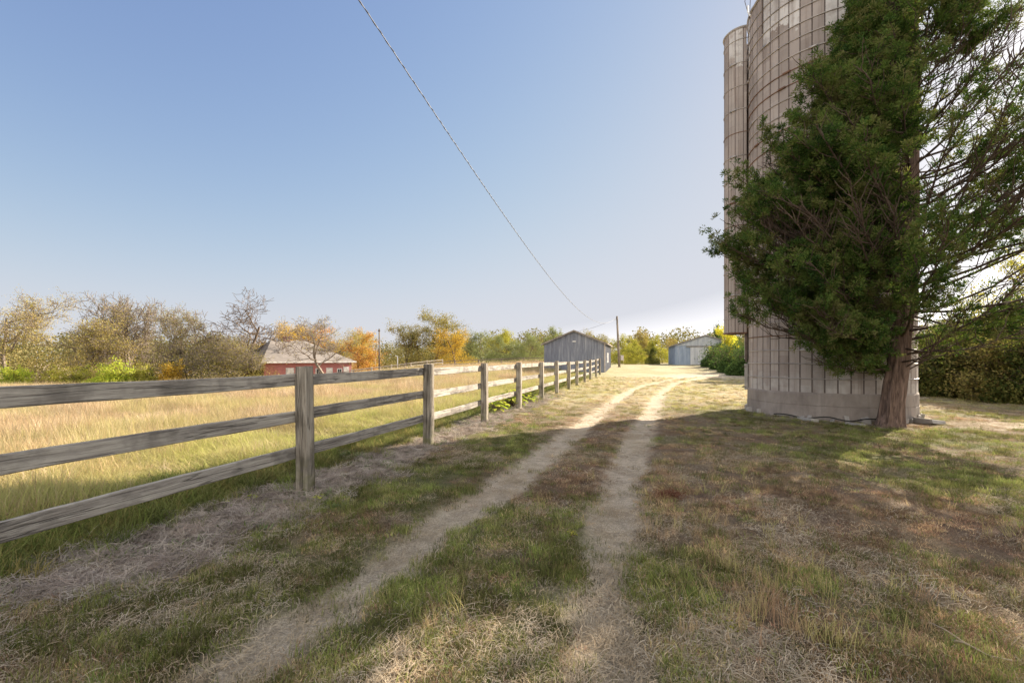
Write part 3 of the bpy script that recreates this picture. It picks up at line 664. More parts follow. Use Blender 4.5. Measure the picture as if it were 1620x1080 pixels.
def cedar():
    rg = np.random.default_rng(12)
    bx, by = 8.17, 9.84; bz = hg(bx, by) - .04
    root = empty('cedar_tree', (bx, by, bz)); tag(root, 'large dark green cedar tree leaning over the silo, sun behind it', 'tree')
    # trunk: fluted, twisted
    zt = np.array([0, .1, .3, .6, 1.0, 1.5, 2.2, 3.2, 4.4, 5.8, 7.4, 9, 10.4, 11.6]); rt = np.array([.25, .215, .195, .18, .17, .165, .16, .18, .155, .13, .10, .07, .04, .012])
    tx = np.interp(zt, [0, .8, 1.6, 3.2, 5.1, 8, 11.6], [0, .05, .17, .27, .34, .38, .45]); ty = np.interp(zt, [0, 3, 11.6], [0, -.1, -.15])
    zf = np.concatenate([np.linspace(0, 2.4, 34), np.linspace(2.55, 11.6, 40)]); nseg = 40; th = np.arange(nseg) * 2 * np.pi / nseg
    cxs, cys, rr = np.interp(zf, zt, tx), np.interp(zf, zt, ty), np.interp(zf, zt, rt)
    Z, T = np.meshgrid(zf, th, indexing='ij')
    ridge = (np.abs(np.sin(T * 3.5 + Z * .9)) * .16 + .10 * np.sin(T * 7 - Z * 1.6 + 1) + .07 * np.sin(T * 13 + Z * 2.3) + .10 * (fbm(T * 6, Z * 2.0, 5, 3) - .5))
    Rr = rr[:, None] * (1 + ridge * (1 - .4 * sm(0, 5, Z)) + .30 * np.exp(-Z / .12) * (np.sin(T * 4 + .6) * .5 + .3))
    V = np.stack([cxs[:, None] + Rr * np.cos(T), cys[:, None] + Rr * np.sin(T), Z], -1).reshape(-1, 3)
    ii = np.arange(len(V)).reshape(len(zf), nseg); j = np.roll(ii, -1, 1)
    F = np.stack([ii[:-1], j[:-1], j[1:], ii[1:]], -1).reshape(-1, 4)
    link('trunk', np_mesh('trunk', V, F, True), m_bark('cedar_bark', (.045, .028, .022), (.30, .205, .165), (16, 16, 1.6), .04), root)
    # branches
    LZ = [1.0, 1.35, 1.8, 2.3, 3.0, 3.7, 4.7, 5.8, 6.6, 7.1, 7.6, 8.3, 9.2, 10.5, 11.6]; LL = [.5, 1.4, 2.7, 3.5, 3.8, 4.0, 3.6, 3.3, 2.9, 2.2, 1.65, 1.5, 1.3, .8, .15]
    segs = []; LP = []; LD = []; LR = []
    nb = 215
    for b in range(nb + 142):
        q = (b + .5) / nb; z0 = 1.15 + (11.3 - 1.15) * q ** 1.08
        az = b * 2.39996 + rg.normal(0, .25)
        extra = b >= nb
        if extra: z0 = rg.uniform(1.7, 9.2); az = math.pi + rg.normal(.08, .30)
        fill_ = b >= nb + 120
        if fill_: z0 = rg.uniform(1.5, 8.5); az = rg.uniform(-1.35, -.35)
        dirx, diry = math.cos(az), math.sin(az)
        # silhouette side: + = right of picture, sunward
        vx = dirx * .767 + diry * -.64        # component across the view
        right = sm(-.1, .5, vx)
        if dirx * .64 + diry * .767 > .15 and vx > -.6 and rg.uniform() < .75: continue
        elev = rg.normal(.10, .12 + .10 * float(right)) + .26 * right + .025 * z0
        ztip_est = z0 + .4
        L = np.interp(min(11.6, ztip_est + 1.0 * math.sin(elev)), LZ, LL) * rg.uniform(.64, .99) * (1 + .22 * float(right))
        if extra: L = np.interp(z0 + .3, LZ, LL) * rg.uniform(.70, .95); elev = rg.normal(.1, .13)
        if fill_: L = np.interp(z0 + .8, LZ, LL) * rg.uniform(.65, 1.1); elev = rg.normal(.3, .2)
        if z0 < 1.9: L *= .55 + .45 * (z0 - 1.15) / .75 ; elev = max(elev, .02)
        # silo in the way?
        p0 = np.array([np.interp(z0, zt, tx), np.interp(z0, zt, ty), z0])
        K = 12; t = np.linspace(0, 1, K)
        d = np.array([dirx * math.cos(elev), diry * math.cos(elev), math.sin(elev)])
        wob = np.cumsum(rg.normal(0, .05, (K, 3)), 0) * L * .28
        pts = p0 + d * (t * L)[:, None] + wob * t[:, None]
        pts[:, 2] += L * (.10 * np.sin(t * 3.1) * -.6 + .13 * t ** 2.5)
        def inside(pp, m=.12): return np.hypot(pp[..., 0] + bx - SX, pp[..., 1] + by - SY) < SR + m
        ins = inside(pts)
        if ins[:2].any(): continue
        if ins.any():
            cut = int(np.argmax(ins)); 
            if cut < 3: continue
            pts = pts[:cut]; t = t[:cut]; L = L * t[-1]; K = cut; t = np.linspace(0, 1, K)
        r0 = .008 + (.0085 - .0035 * float(right)) * L
        segs.append((pts, r0 * (1 - .85 * t) + .003))
        # second order
        ns = int(4 + L * (8.0 if vx < -.3 else 7.2))
        for s in range(ns):
            u0_ = .16 if vx < -.3 else .26; op_ = float(sm(-.6, .35, vx))
            u = u0_ + (1 - u0_) * (s + rg.uniform()) / ns
            if rg.uniform() < (.25 if right > .5 and u < .5 else (.08 if right > .5 else .05)): continue
            f = u * (K - 1); i0 = int(min(K - 2, f)); p = pts[i0] + (pts[i0 + 1] - pts[i0]) * (f - i0)
            ax = pts[i0 + 1] - pts[i0]; ax = ax / (np.linalg.norm(ax) + 1e-9)
            side = rg.normal(size=3); side -= ax * side.dot(ax); side /= np.linalg.norm(side) + 1e-9
            side[2] = side[2] * .55 + .12
            dd = ax * rg.uniform(.5, 1.0) + side * rg.uniform(.5, .9); dd /= np.linalg.norm(dd)
            l2 = (.18 + .30 * L * (1 - u) * .75 + .16) * rg.uniform(.6, 1.25); l2 = min(l2, .95)
            k2 = 6; t2 = np.linspace(0, 1, k2); p2 = p + dd * (t2 * l2)[:, None] + np.cumsum(rg.normal(0, .03, (k2, 3)), 0) * l2
            p2[:, 2] += l2 * .18 * t2 ** 2
            if inside(p2, .06).any(): continue
            segs.append((p2, (.0075 * (1 - .7 * t2) + .002)))
            # foliage plumes
            ncl = int(rg.integers(3, 6) if right < .5 else rg.integers(2, 5)) + int(l2 > .5)
            for w in range(ncl):
                u3 = 1 - .75 * (w + rg.uniform(0, .5)) / ncl; f3 = u3 * (k2 - 1); i3 = int(min(k2 - 2, f3)); q3 = p2[i3] + (p2[i3 + 1] - p2[i3]) * (f3 - i3)
                q3 = q3 + rg.normal(0, .035, 3); a_, b_, c_ = q3 * (1.9 - .55 * op_)
                gap_ = (vnoise(a_, b_, 401) + vnoise(b_ + 5, c_, 402) + vnoise(a_, c_ + 9, 403)) / 3
                if gap_ < .41 + .085 * op_: continue
                d3 = dd * .8 + rg.normal(size=3) * .4 + np.array([0, 0, .3]); d3 /= np.linalg.norm(d3); l3 = rg.uniform(.06, .125)
                nl = int(rg.integers(40, 66) * (1 - .12 * op_)); v3 = rg.normal(size=(nl, 3)); v3 /= np.linalg.norm(v3, axis=1)[:, None]
                D3 = d3 * .75 + v3 * .8; D3 /= np.linalg.norm(D3, axis=1)[:, None]
                P3 = q3 + D3 * (rg.uniform(0, 1, (nl, 1)) ** .7 * l3)
                LP.append(P3); LD.append(D3); LR.append(np.full(nl, rg.uniform()))
    LP = np.concatenate(LP); LD = np.concatenate(LD); LR = np.concatenate(LR)
    k = ~(np.hypot(LP[:, 0] + bx - SX, LP[:, 1] + by - SY) < SR + .03); LP, LD, LR = LP[k], LD[k], LR[k]
    tubes_mesh('branches', segs, m_bark('cedar_branch', (.05, .035, .028), (.16, .115, .09)), root, 5)
    n = len(LP); pass
    leaf_mesh('crown', LP, LD, rg.uniform(.04, .075, n), rg.uniform(.013, .022, n), rg, np.clip(LR * .8 + rg.uniform(0, .3, n), 0, 1),
              m_leaf('cedar_foliage', [(.024, .05, .018), (.043, .085, .026), (.08, .14, .036), (.15, .21, .055), (.19, .19, .08)], .28, 1.5), root)
cedar()

# ------------------------------------------------------------------ deciduous trees and shrubs
MB_GREY = m_bark('grey_bark', (.11, .09, .072), (.32, .265, .22)); MB_BROWN = m_bark('brown_bark', (.07, .05, .038), (.22, .165, .12))
LEAF = {
 'tan': m_leaf('tan_leaves', [(.19, .155, .06), (.37, .29, .115), (.46, .36, .15), (.38, .36, .10)], .3, .5),
 'olive': m_leaf('olive_leaves', [(0.122, 0.128, 0.0426), (0.207, 0.207, 0.067), (0.317, 0.28, 0.0974), (0.365, 0.292, 0.11)], .3, .5),
 'gold': m_leaf('gold_leaves', [(0.365, 0.244, 0.0487), (0.56, 0.378, 0.0609), (0.67, 0.438, 0.0731), (0.414, 0.317, 0.0853)], .35, .5),
 'orange': m_leaf('orange_leaves', [(.50, .40, .09), (.56, .40, .10), (.56, .30, .10), (.50, .24, .10)], .35, .35),
 'greygreen': m_leaf('greygreen_leaves', [(0.146, 0.183, 0.0853), (0.231, 0.268, 0.134), (0.304, 0.329, 0.158)], .3, .5),
 'yellowgreen': m_leaf('yellowgreen_leaves', [(0.207, 0.231, 0.0548), (0.341, 0.353, 0.0731), (0.487, 0.438, 0.0974)], .35, .5),
 'lime': m_leaf('lime_leaves', [(0.244, 0.341, 0.0487), (0.414, 0.512, 0.0731), (0.609, 0.609, 0.11)], .4, .8),
 'green': m_leaf('green_leaves', [(.045, .085, .03), (.07, .125, .04), (.12, .18, .06)], .3, .9),
 'yellow': m_leaf('yellow_leaves', [(0.548, 0.487, 0.0609), (0.696, 0.633, 0.0731), (0.696, 0.696, 0.122)], .4, .9),
 'dark': m_leaf('dark_leaves', [(0.0426, 0.067, 0.0219), (0.0731, 0.104, 0.0305), (0.134, 0.146, 0.0426), (0.244, 0.231, 0.0731)], .35, .9),
}
def tree(name, x, y, H, W, leaf, label, seed, cat='tree', group='trees along the edge of the field', density=1., trunk_r=None, clear=.15, stems=1, lsize=None, bark=None,
         spreadup=.5, leaf_low=0., levels=3, twig=1., nleaf=9000):
    """recursive tree normalised to height H and crown width W"""
    rg = np.random.default_rng(seed); segs = []; ends = []
    tr = trunk_r or .022 * H
    def grow(p, d, L, r, lv):
        K = 6 if lv < 2 else 4; pts = [p]; q = p.copy(); dd = d.copy()
        for k in range(K - 1):
            dd = dd + rg.normal(0, .16 + .05 * lv, 3); dd[2] += .05 if lv else .08; dd /= np.linalg.norm(dd); q = q + dd * L / (K - 1); pts.append(q.copy())
        pts = np.array(pts); rad = r * (1 - .6 * np.linspace(0, 1, K)); segs.append((pts, np.maximum(rad, (.012 if levels < 4 else .017) * (H / 10))))
        if lv >= levels:
            ends.append(pts); return
        nchild = (9, 6, 5, 4)[lv] if lv else int(7 + 2 * rg.uniform())
        for c in range(nchild):
            u = (clear if lv == 0 else .2) + (1 - (clear if lv == 0 else .2)) * (c + rg.uniform(.2, 1)) / nchild; u = min(u, 1)
            f = u * (K - 1); i0 = int(min(K - 2, f)); pp = pts[i0] + (pts[i0 + 1] - pts[i0]) * (f - i0)
            ax = pts[i0 + 1] - pts[i0]; ax /= np.linalg.norm(ax)
            s = rg.normal(size=3); s -= ax * s.dot(ax); s /= np.linalg.norm(s)
            nd = ax * rg.uniform(.35, .9) * spreadup * 1.4 + s * rg.uniform(.6, 1.); nd /= np.linalg.norm(nd)
            if nd[2] < -.25: nd[2] *= -.4
            grow(pp, nd, L * rg.uniform(.48, .72) * (1 - .25 * u * (lv == 0)), r * .52 * (1 - .35 * u), lv + 1)
    for s in range(stems):
        a = rg.uniform(0, 6.28); sp = .35 if stems > 1 else .05
        d = np.array([math.cos(a) * sp, math.sin(a) * sp, 1.]); d /= np.linalg.norm(d)
        grow(np.array([math.cos(a), math.sin(a), 0]) * (.12 * (stems > 1)), d, .62 * H, tr * (1 if stems == 1 else .6), 0)
    allp = np.concatenate([s[0] for s in segs]); zmax = allp[:, 2].max(); wx = np.percentile(np.abs(allp[:, 0]), 98)
    sc = np.array([W / 2 / wx, W / 2 / wx, H / zmax])
    segs = [(p * sc, r) for p, r in segs]; ends = [p * sc for p in ends]
    z = hg(x, y) - .05; root = empty(name, (x, y, z), rg.uniform(0, .4)); tag(root, label, cat, group)
    tubes_mesh('trunk', segs, bark or MB_BROWN, root, 4)
    E = np.concatenate(ends); n = int(nleaf * density)
    if n:
        clump = rg.uniform(size=len(E)) ** 1.3; pr = clump / clump.sum()
        ii = rg.choice(len(E), n, p=pr); ls = lsize or .014 * H + .03
        P0 = E[ii] + rg.normal(0, .035 * min(H, W), (n, 3)) * np.array([1, 1, .8])
        if leaf_low: 
            m = int(n * leaf_low); a = rg.uniform(0, 6.28, m); rr_ = np.sqrt(rg.uniform(size=m)) * W * .5
            P0[:m] = np.stack([rr_ * np.cos(a), rr_ * np.sin(a), rg.uniform(0.02, .45, m) * H * (1 - .5 * (rr_ / (W * .5)) ** 2) * (.6 + .8 * fbm(np.cos(a) * 3 + rr_, np.sin(a) * 3, seed, 2))], 1)
        D = rg.normal(size=(n, 3)); D /= np.linalg.norm(D, axis=1)[:, None]
        leaf_mesh('crown', P0, D, rg.uniform(.7, 1.4, n) * ls, rg.uniform(.5, .9, n) * ls, rg, None, LEAF[leaf], root)
    return root
def T(px, ytop, D, wpx, leaf, label, seed, **kw):
    x = P(px, D); H = ZP(ytop, D) - hg(x, D)
    return tree(kw.pop('name', 'field_tree'), x, D, H, wpx * D / FPX, leaf, label, seed, **kw)
T(12, 446, 56, 150, 'tan', 'broad tan and olive tree at the far left edge of the field', 101, levels=4, lsize=.12, density=2.3, bark=MB_GREY, leaf_low=.25, clear=.1)
T(118, 480, 54, 150, 'tan', 'rounded tan-brown tree second from the left, left of the tall thin-branched one', 102, levels=4, lsize=.12, density=2.3, leaf_low=.3, clear=.08, bark=MB_GREY)
T(206, 460, 58, 120, 'olive', 'tall thin multi-stemmed tree with few leaves behind the lime green shrubs', 103, levels=4, lsize=.12, density=.5, stems=3, spreadup=.9, bark=MB_GREY)
T(300, 480, 56, 95, 'olive', 'dark olive twiggy tree left of the big bare tree', 104, levels=4, lsize=.11, density=1.6, leaf_low=.3, stems=2, bark=MB_GREY)
T(380, 453, 55, 140, 'tan', 'big grey bare-topped tree just left of the red house', 105, name='bare_tree', density=0, trunk_r=.30, levels=4, bark=MB_BROWN)
T(372, 522, 53, 125, 'olive', 'low wide olive brown thicket tree beneath the big bare tree', 106, levels=4, lsize=.11, density=1.9, leaf_low=.45, stems=3, bark=MB_GREY)
T(515, 493, 52, 112, 'tan', 'bare spreading tree standing in front of the red house', 107, name='bare_tree', density=.07, trunk_r=.2, levels=4, bark=MB_GREY, clear=.3)
T(445, 504, 84, 90, 'gold', 'golden tree showing above the red house roof', 108, density=1.1)
T(490, 508, 88, 80, 'orange', 'pale orange tree behind the bare tree and house', 109, density=1.)
T(566, 516, 74, 62, 'orange', 'bright orange and yellow tree at the right end of the red house', 110, density=1.6, leaf_low=.4, clear=.1)
T(532, 522, 92, 90, 'tan', 'tan tree behind the right end of the house roof', 111, density=1.2, leaf_low=.2)
T(590, 520, 100, 90, 'tan', 'pinkish tan thinly leaved tree behind the thin pole', 112, density=1.2, leaf_low=.2, bark=MB_GREY)
T(640, 502, 72, 74, 'olive', 'olive tree with a rounded top right of the thin pole', 113, density=1.5, leaf_low=.3)
T(688, 490, 74, 88, 'olive', 'tallest olive tree with visible trunk above the second fence post', 114, density=1.3, trunk_r=.22, leaf_low=.15, clear=.25)
T(722, 520, 70, 70, 'gold', 'golden brown tree right of the tallest olive tree', 115, density=1.3, leaf_low=.35)
T(762, 519, 76, 64, 'greygreen', 'grey-green bushy tree above the third fence post', 116, density=1.8, leaf_low=.45, clear=.08)
T(797, 528, 74, 56, 'greygreen', 'smaller grey-green tree between two others left of the near barn', 117, density=1.8, leaf_low=.45, clear=.08)
T(784, 517, 95, 50, 'yellowgreen', 'yellow-green tree top peeping between the grey-green ones', 118, density=1.3)
T(832, 523, 72, 58, 'greygreen', 'grey-green round tree nearest the near barn left corner', 119, density=1.8, leaf_low=.45, clear=.08)
T(866, 515, 84, 46, 'greygreen', 'grey-green tree rising behind the left eave of the near barn', 120, density=1.3, leaf_low=.2)
T(905, 523, 92, 70, 'olive', 'olive tree mostly hidden behind the near barn roof', 121, density=1.5, leaf_low=.4)
T(950, 520, 88, 60, 'olive', 'olive tree behind the near barn beside the leaning pole', 122, density=1.5, leaf_low=.4)
T(985, 526, 72, 44, 'yellowgreen', 'yellow-green small tree immediately right of the leaning pole', 123, density=1.7, leaf_low=.5, clear=.06)
T(1006, 534, 66, 36, 'yellowgreen', 'bushy yellow-green small tree between the two barns', 124, density=1.5, leaf_low=.5, clear=.06)
T(1021, 519, 92, 40, 'tan', 'reddish brown tree top between the barns, tallest there', 125, density=1.2, leaf_low=.3)
T(1032, 546, 64, 24, 'dark', 'small dark evergreen between the barns', 126, name='evergreen_tree', density=1.2, leaf_low=.5, clear=.05)
T(1048, 527, 82, 44, 'yellowgreen', 'yellow-green tree left of the far barn', 127, density=1.7, leaf_low=.5, clear=.06)
T(1066, 532, 92, 40, 'tan', 'thin tan tree behind the left eave of the far barn', 128, density=.9, leaf_low=.3)
# shrubs at the left field edge
for (px, yt, D, w, lf, lab, sd) in ((16, 574, 48, 50, 'lime', 'yellow-green shrub at the far left field edge', 131), (112, 577, 48, 46, 'yellowgreen', 'yellowish green low shrub left of the lime shrub', 132),
        (178, 562, 48, 72, 'lime', 'bright lime green shrub in front of the thin multi-stemmed tree', 133), (228, 574, 48.5, 44, 'yellowgreen', 'dull yellow-green shrub between lime and orange shrubs', 134),
        (268, 568, 49, 36, 'gold', 'small orange shrub beside the old picket fence', 135)):
    T(px, yt, D, w, lf, lab, sd, name='shrub', cat='shrub', group='shrubs at the left field edge', density=1.1, leaf_low=.75, stems=4, clear=.05, levels=2, lsize=.15)
for k, (px, yt, w, lf, lab) in enumerate(((62, 572, 60, 'olive', 'olive undergrowth shrub between the two far left trees'), (140, 570, 44, 'olive', 'olive shrub just left of the lime shrub'), (212, 566, 40, 'yellowgreen', 'yellow-green shrub just right of the lime shrub'),
        (305, 560, 60, 'dark', 'dark brushy shrub right of the orange shrub'), (350, 556, 60, 'olive', 'olive brush below the big bare tree'), (400, 566, 44, 'dark', 'dark brush against the left end of the red house'))):
    T(px, yt + 2, 52.5 + k % 3, w, lf, lab, 190 + k, name='shrub', cat='shrub', group='shrubs at the left field edge', density=.9, leaf_low=.6, stems=4, clear=.05, levels=2)
# evergreen shrubs and yellow tree by the far barn
for k, (px, yt, D, w, lab) in enumerate(((1127, 540, 50, 34, 'dark green shrub touching the far barn door'), (1145, 541, 45, 42, 'dark green shrub second from the far barn'), (1163, 536, 40, 52, 'dark green shrub third from the far barn'), (1180, 540, 36.5, 60, 'dark green shrub nearest the silo'), (1215, 545, 34, 60, 'dark green shrub hidden behind the silo base'))):
    T(px, yt, D, w, 'green', lab, 140 + k, name='evergreen_shrub', cat='shrub', group='dark green shrubs between silo and far barn', density=1.1, leaf_low=.8, stems=5, clear=.03, levels=2, nleaf=7000, lsize=.13)
T(1142, 510, 52, 40, 'yellow', 'bright yellow small tree behind the dark shrubs', 150, name='yellow_tree', group='trees behind the shrubs by the far barn', density=1.2, leaf_low=.3)
T(1160, 512, 58, 46, 'green', 'dark green tree behind the chute bottom and yellow tree', 151, name='green_tree', group='trees behind the shrubs by the far barn', density=1.5, leaf_low=.4)
T(1134, 508, 60, 22, 'green', 'slim dark green tree left of the yellow tree', 152, name='green_tree', group='trees behind the shrubs by the far barn', density=.8, leaf_low=.4)
T(1242, 450, 38.6, 90, 'olive', 'tall tree hidden behind the left part of the silo', 153, name='hidden_tree', group='trees behind the silo', density=3.0, leaf_low=.1)
T(1255, 455, 33, 90, 'olive', 'tall tree hidden behind the middle of the silo', 154, name='hidden_tree', group='trees behind the silo', density=3.0, leaf_low=.1)
# thicket on the right behind the silo
kk = 0
for (px, yt, D, w, lf) in ((1455, 505, 21, 190, 'dark'), (1500, 520, 17.5, 120, 'dark'), (1545, 500, 17, 130, 'dark'), (1590, 520, 15.5, 110, 'olive'), (1640, 500, 14.5, 130, 'dark'), (1535, 490, 20, 130, 'dark'), (1610, 475, 19, 150, 'dark'), (1680, 480, 15.5, 150, 'dark')):
    T(px, yt, D, w, lf, ('thicket shrub right of the silo, ' + ['behind its right edge', 'dark and low', 'dark with yellowing top', 'olive and sparse by the bright grass', 'at the right picture edge', 'dark in the second row', 'tallest in the second row', 'outermost on the right'][kk]), 160 + kk,
      name='thicket_shrub', cat='shrub', group='thicket right of the silo', density=1.3, leaf_low=.3, stems=6, clear=.03, levels=3, nleaf=15000, lsize=.085); kk += 1
T(1600, 372, 24, 150, 'yellowgreen', 'tall yellowing tree behind the thicket on the right', 175, name='yellowing_tree', group='trees right of the silo', density=.6, lsize=.11)
# far wood closing the horizon
rgw = np.random.default_rng(5); Pw = []; 
for k in range(420):
    ang = rgw.uniform(-1.15, 1.15); D = rgw.uniform(115, 170); cx_, cy_ = D * math.sin(ang) * 1.0, D * math.cos(ang)
    H = rgw.uniform(6.5, 9.5); n = 420
    v = rgw.normal(size=(n, 3)); v /= np.linalg.norm(v, axis=1)[:, None]; v *= rgw.uniform(.5, 1, (n, 1)) * np.array([3.4, 3.4, H * .5])
    Pw.append(v + np.array([cx_, cy_, hg(cx_, cy_) + H * .5]))
Pw = np.concatenate(Pw); D = rgw.normal(size=Pw.shape); D /= np.linalg.norm(D, axis=1)[:, None]
wd = leaf_mesh('distant_woods', Pw, D, rgw.uniform(.3, .65, len(Pw)), rgw.uniform(.25, .5, len(Pw)), rgw, None, m_leaf('far_foliage', [(.10, .11, .05), (.18, .17, .08), (.27, .23, .12), (.20, .20, .09)], .25, .06))
tag(wd, 'low autumn wood closing the horizon', 'woods', kind='stuff')

# ------------------------------------------------------------------ board fence
MW = m_wood('rail_wood', 0); MP = m_wood('post_wood', 2, (.10, .085, .068), (.29, .255, .21), (.45, .405, .34), moss=True)
fence = empty('board_fence', (FA + FB * 4.9, 4.9, 0)); tag(fence, 'weathered grey three-rail wooden board fence along the farm drive', 'fence')
fdir = Vector((FB, 1, 0)).normalized(); fnor = Vector((1, -FB, 0)).normalized(); fang = math.atan2(fdir.y, fdir.x)
Ys = [-3.6, -.75, 2.02, 4.88, 7.66, 10.35, 13.16, 16.07, 18.84, 21.8, 24.4, 27.6, 30.45, 34.0, 36.9]
def wobble_board(L, h_, th, seed, ns=14):
    r = random.Random(seed); mb = MB(); rows = []
    bow = r.uniform(-.012, .012); c = .006
    for k in range(ns + 1):
        t = k / ns; x_ = L * t; dz = bow * 4 * t * (1 - t) + r.uniform(-.0022, .0022); dy = r.uniform(-.0015, .0015); hh = h_ / 2 + r.uniform(-.0018, .0018)
        y0, y1 = -th / 2 + dy, th / 2 + dy
        rows.append([(x_, y0 + c, -hh + dz), (x_, y1 - c, -hh + dz), (x_, y1, -hh + c + dz), (x_, y1, hh - c + dz), (x_, y1 - c, hh + dz), (x_, y0 + c, hh + dz), (x_, y0, hh - c + dz), (x_, y0, -hh + c + dz)])
    for rw in rows: mb.v += rw
    for k in range(ns):
        for q in range(8): a = k * 8 + q; b = k * 8 + (q + 1) % 8; mb.f.append((a, b, b + 8, a + 8))
    mb.f.append(tuple(range(8))[::-1]); mb.f.append(tuple(ns * 8 + q for q in range(8)))
    return mb
post_top = []
for k, y_ in enumerate(Ys):
    x_ = FA + FB * y_; z_ = hg(x_, y_); rr = random.Random(50 + k)
    # field grade: rails follow the general slope, not the bumps
    zb = float(h_base(np.array([x_]), np.array([y_]))[0]); post_top.append((x_, y_, zb))
    s = .07; hh = 1.345 + rr.uniform(-.015, .02); mb = MB(); rows = []
    for q in range(9):
        t = q / 8; zz = -.25 + (hh + .25) * t; e = s + rr.uniform(-.002, .002); c = .008
        if q == 8: e -= .004
        dx, dy = rr.uniform(-.0025, .0025), rr.uniform(-.0025, .0025)
        ring = []
        for (sx, sy) in ((1, 1), (-1, 1), (-1, -1), (1, -1)):
            a = [(sx * e, sy * (e - c)), (sx * (e - c), sy * e)]
            if sx * sy < 0: a = a[::-1]
            ring += [(u_ + dx, v_ + dy, zz + (rr.uniform(-.004, .004) if q == 8 else 0)) for u_, v_ in a]
        # drying check on the drive-side face
        rows.append(ring)
    for rw in rows: mb.v += rw
    for q in range(8):
        for w in range(8): a = q * 8 + w; b = q * 8 + (w + 1) % 8; mb.f.append((a, b, b + 8, a + 8))
    mb.f.append(tuple(64 + w for w in range(8)))
    p = mb.build('post', MP, fence); p.location = Vector((x_, y_, z_ - .0)) - fence.location
    p.rotation_euler = (rr.uniform(-.012, .012), rr.uniform(-.012, .012), fang + rr.uniform(-.05, .05))
for k in range(len(Ys) - 1):
    a, b = Vector(post_top[k]), Vector(post_top[k + 1]); rr = random.Random(300 + k)
    for lv, zc in enumerate((1.225, .835, .445)):
        off = -fnor * (.07 + .019)
        ja, jb = rr.uniform(-.012, .012), rr.uniform(-.012, .012)
        p0 = a + off + Vector((0, 0, zc + ja)); p1 = b + off + Vector((0, 0, zc + jb)); d = p1 - p0; L = d.length
        o = wobble_board(L - .004, .125 + rr.uniform(-.004, .004), .034, 900 + k * 3 + lv).build('rail', MW, fence)
        o.location = p0 + d.normalized() * .002 - fence.location; o.rotation_euler = d.to_track_quat('X', 'Z').to_euler()

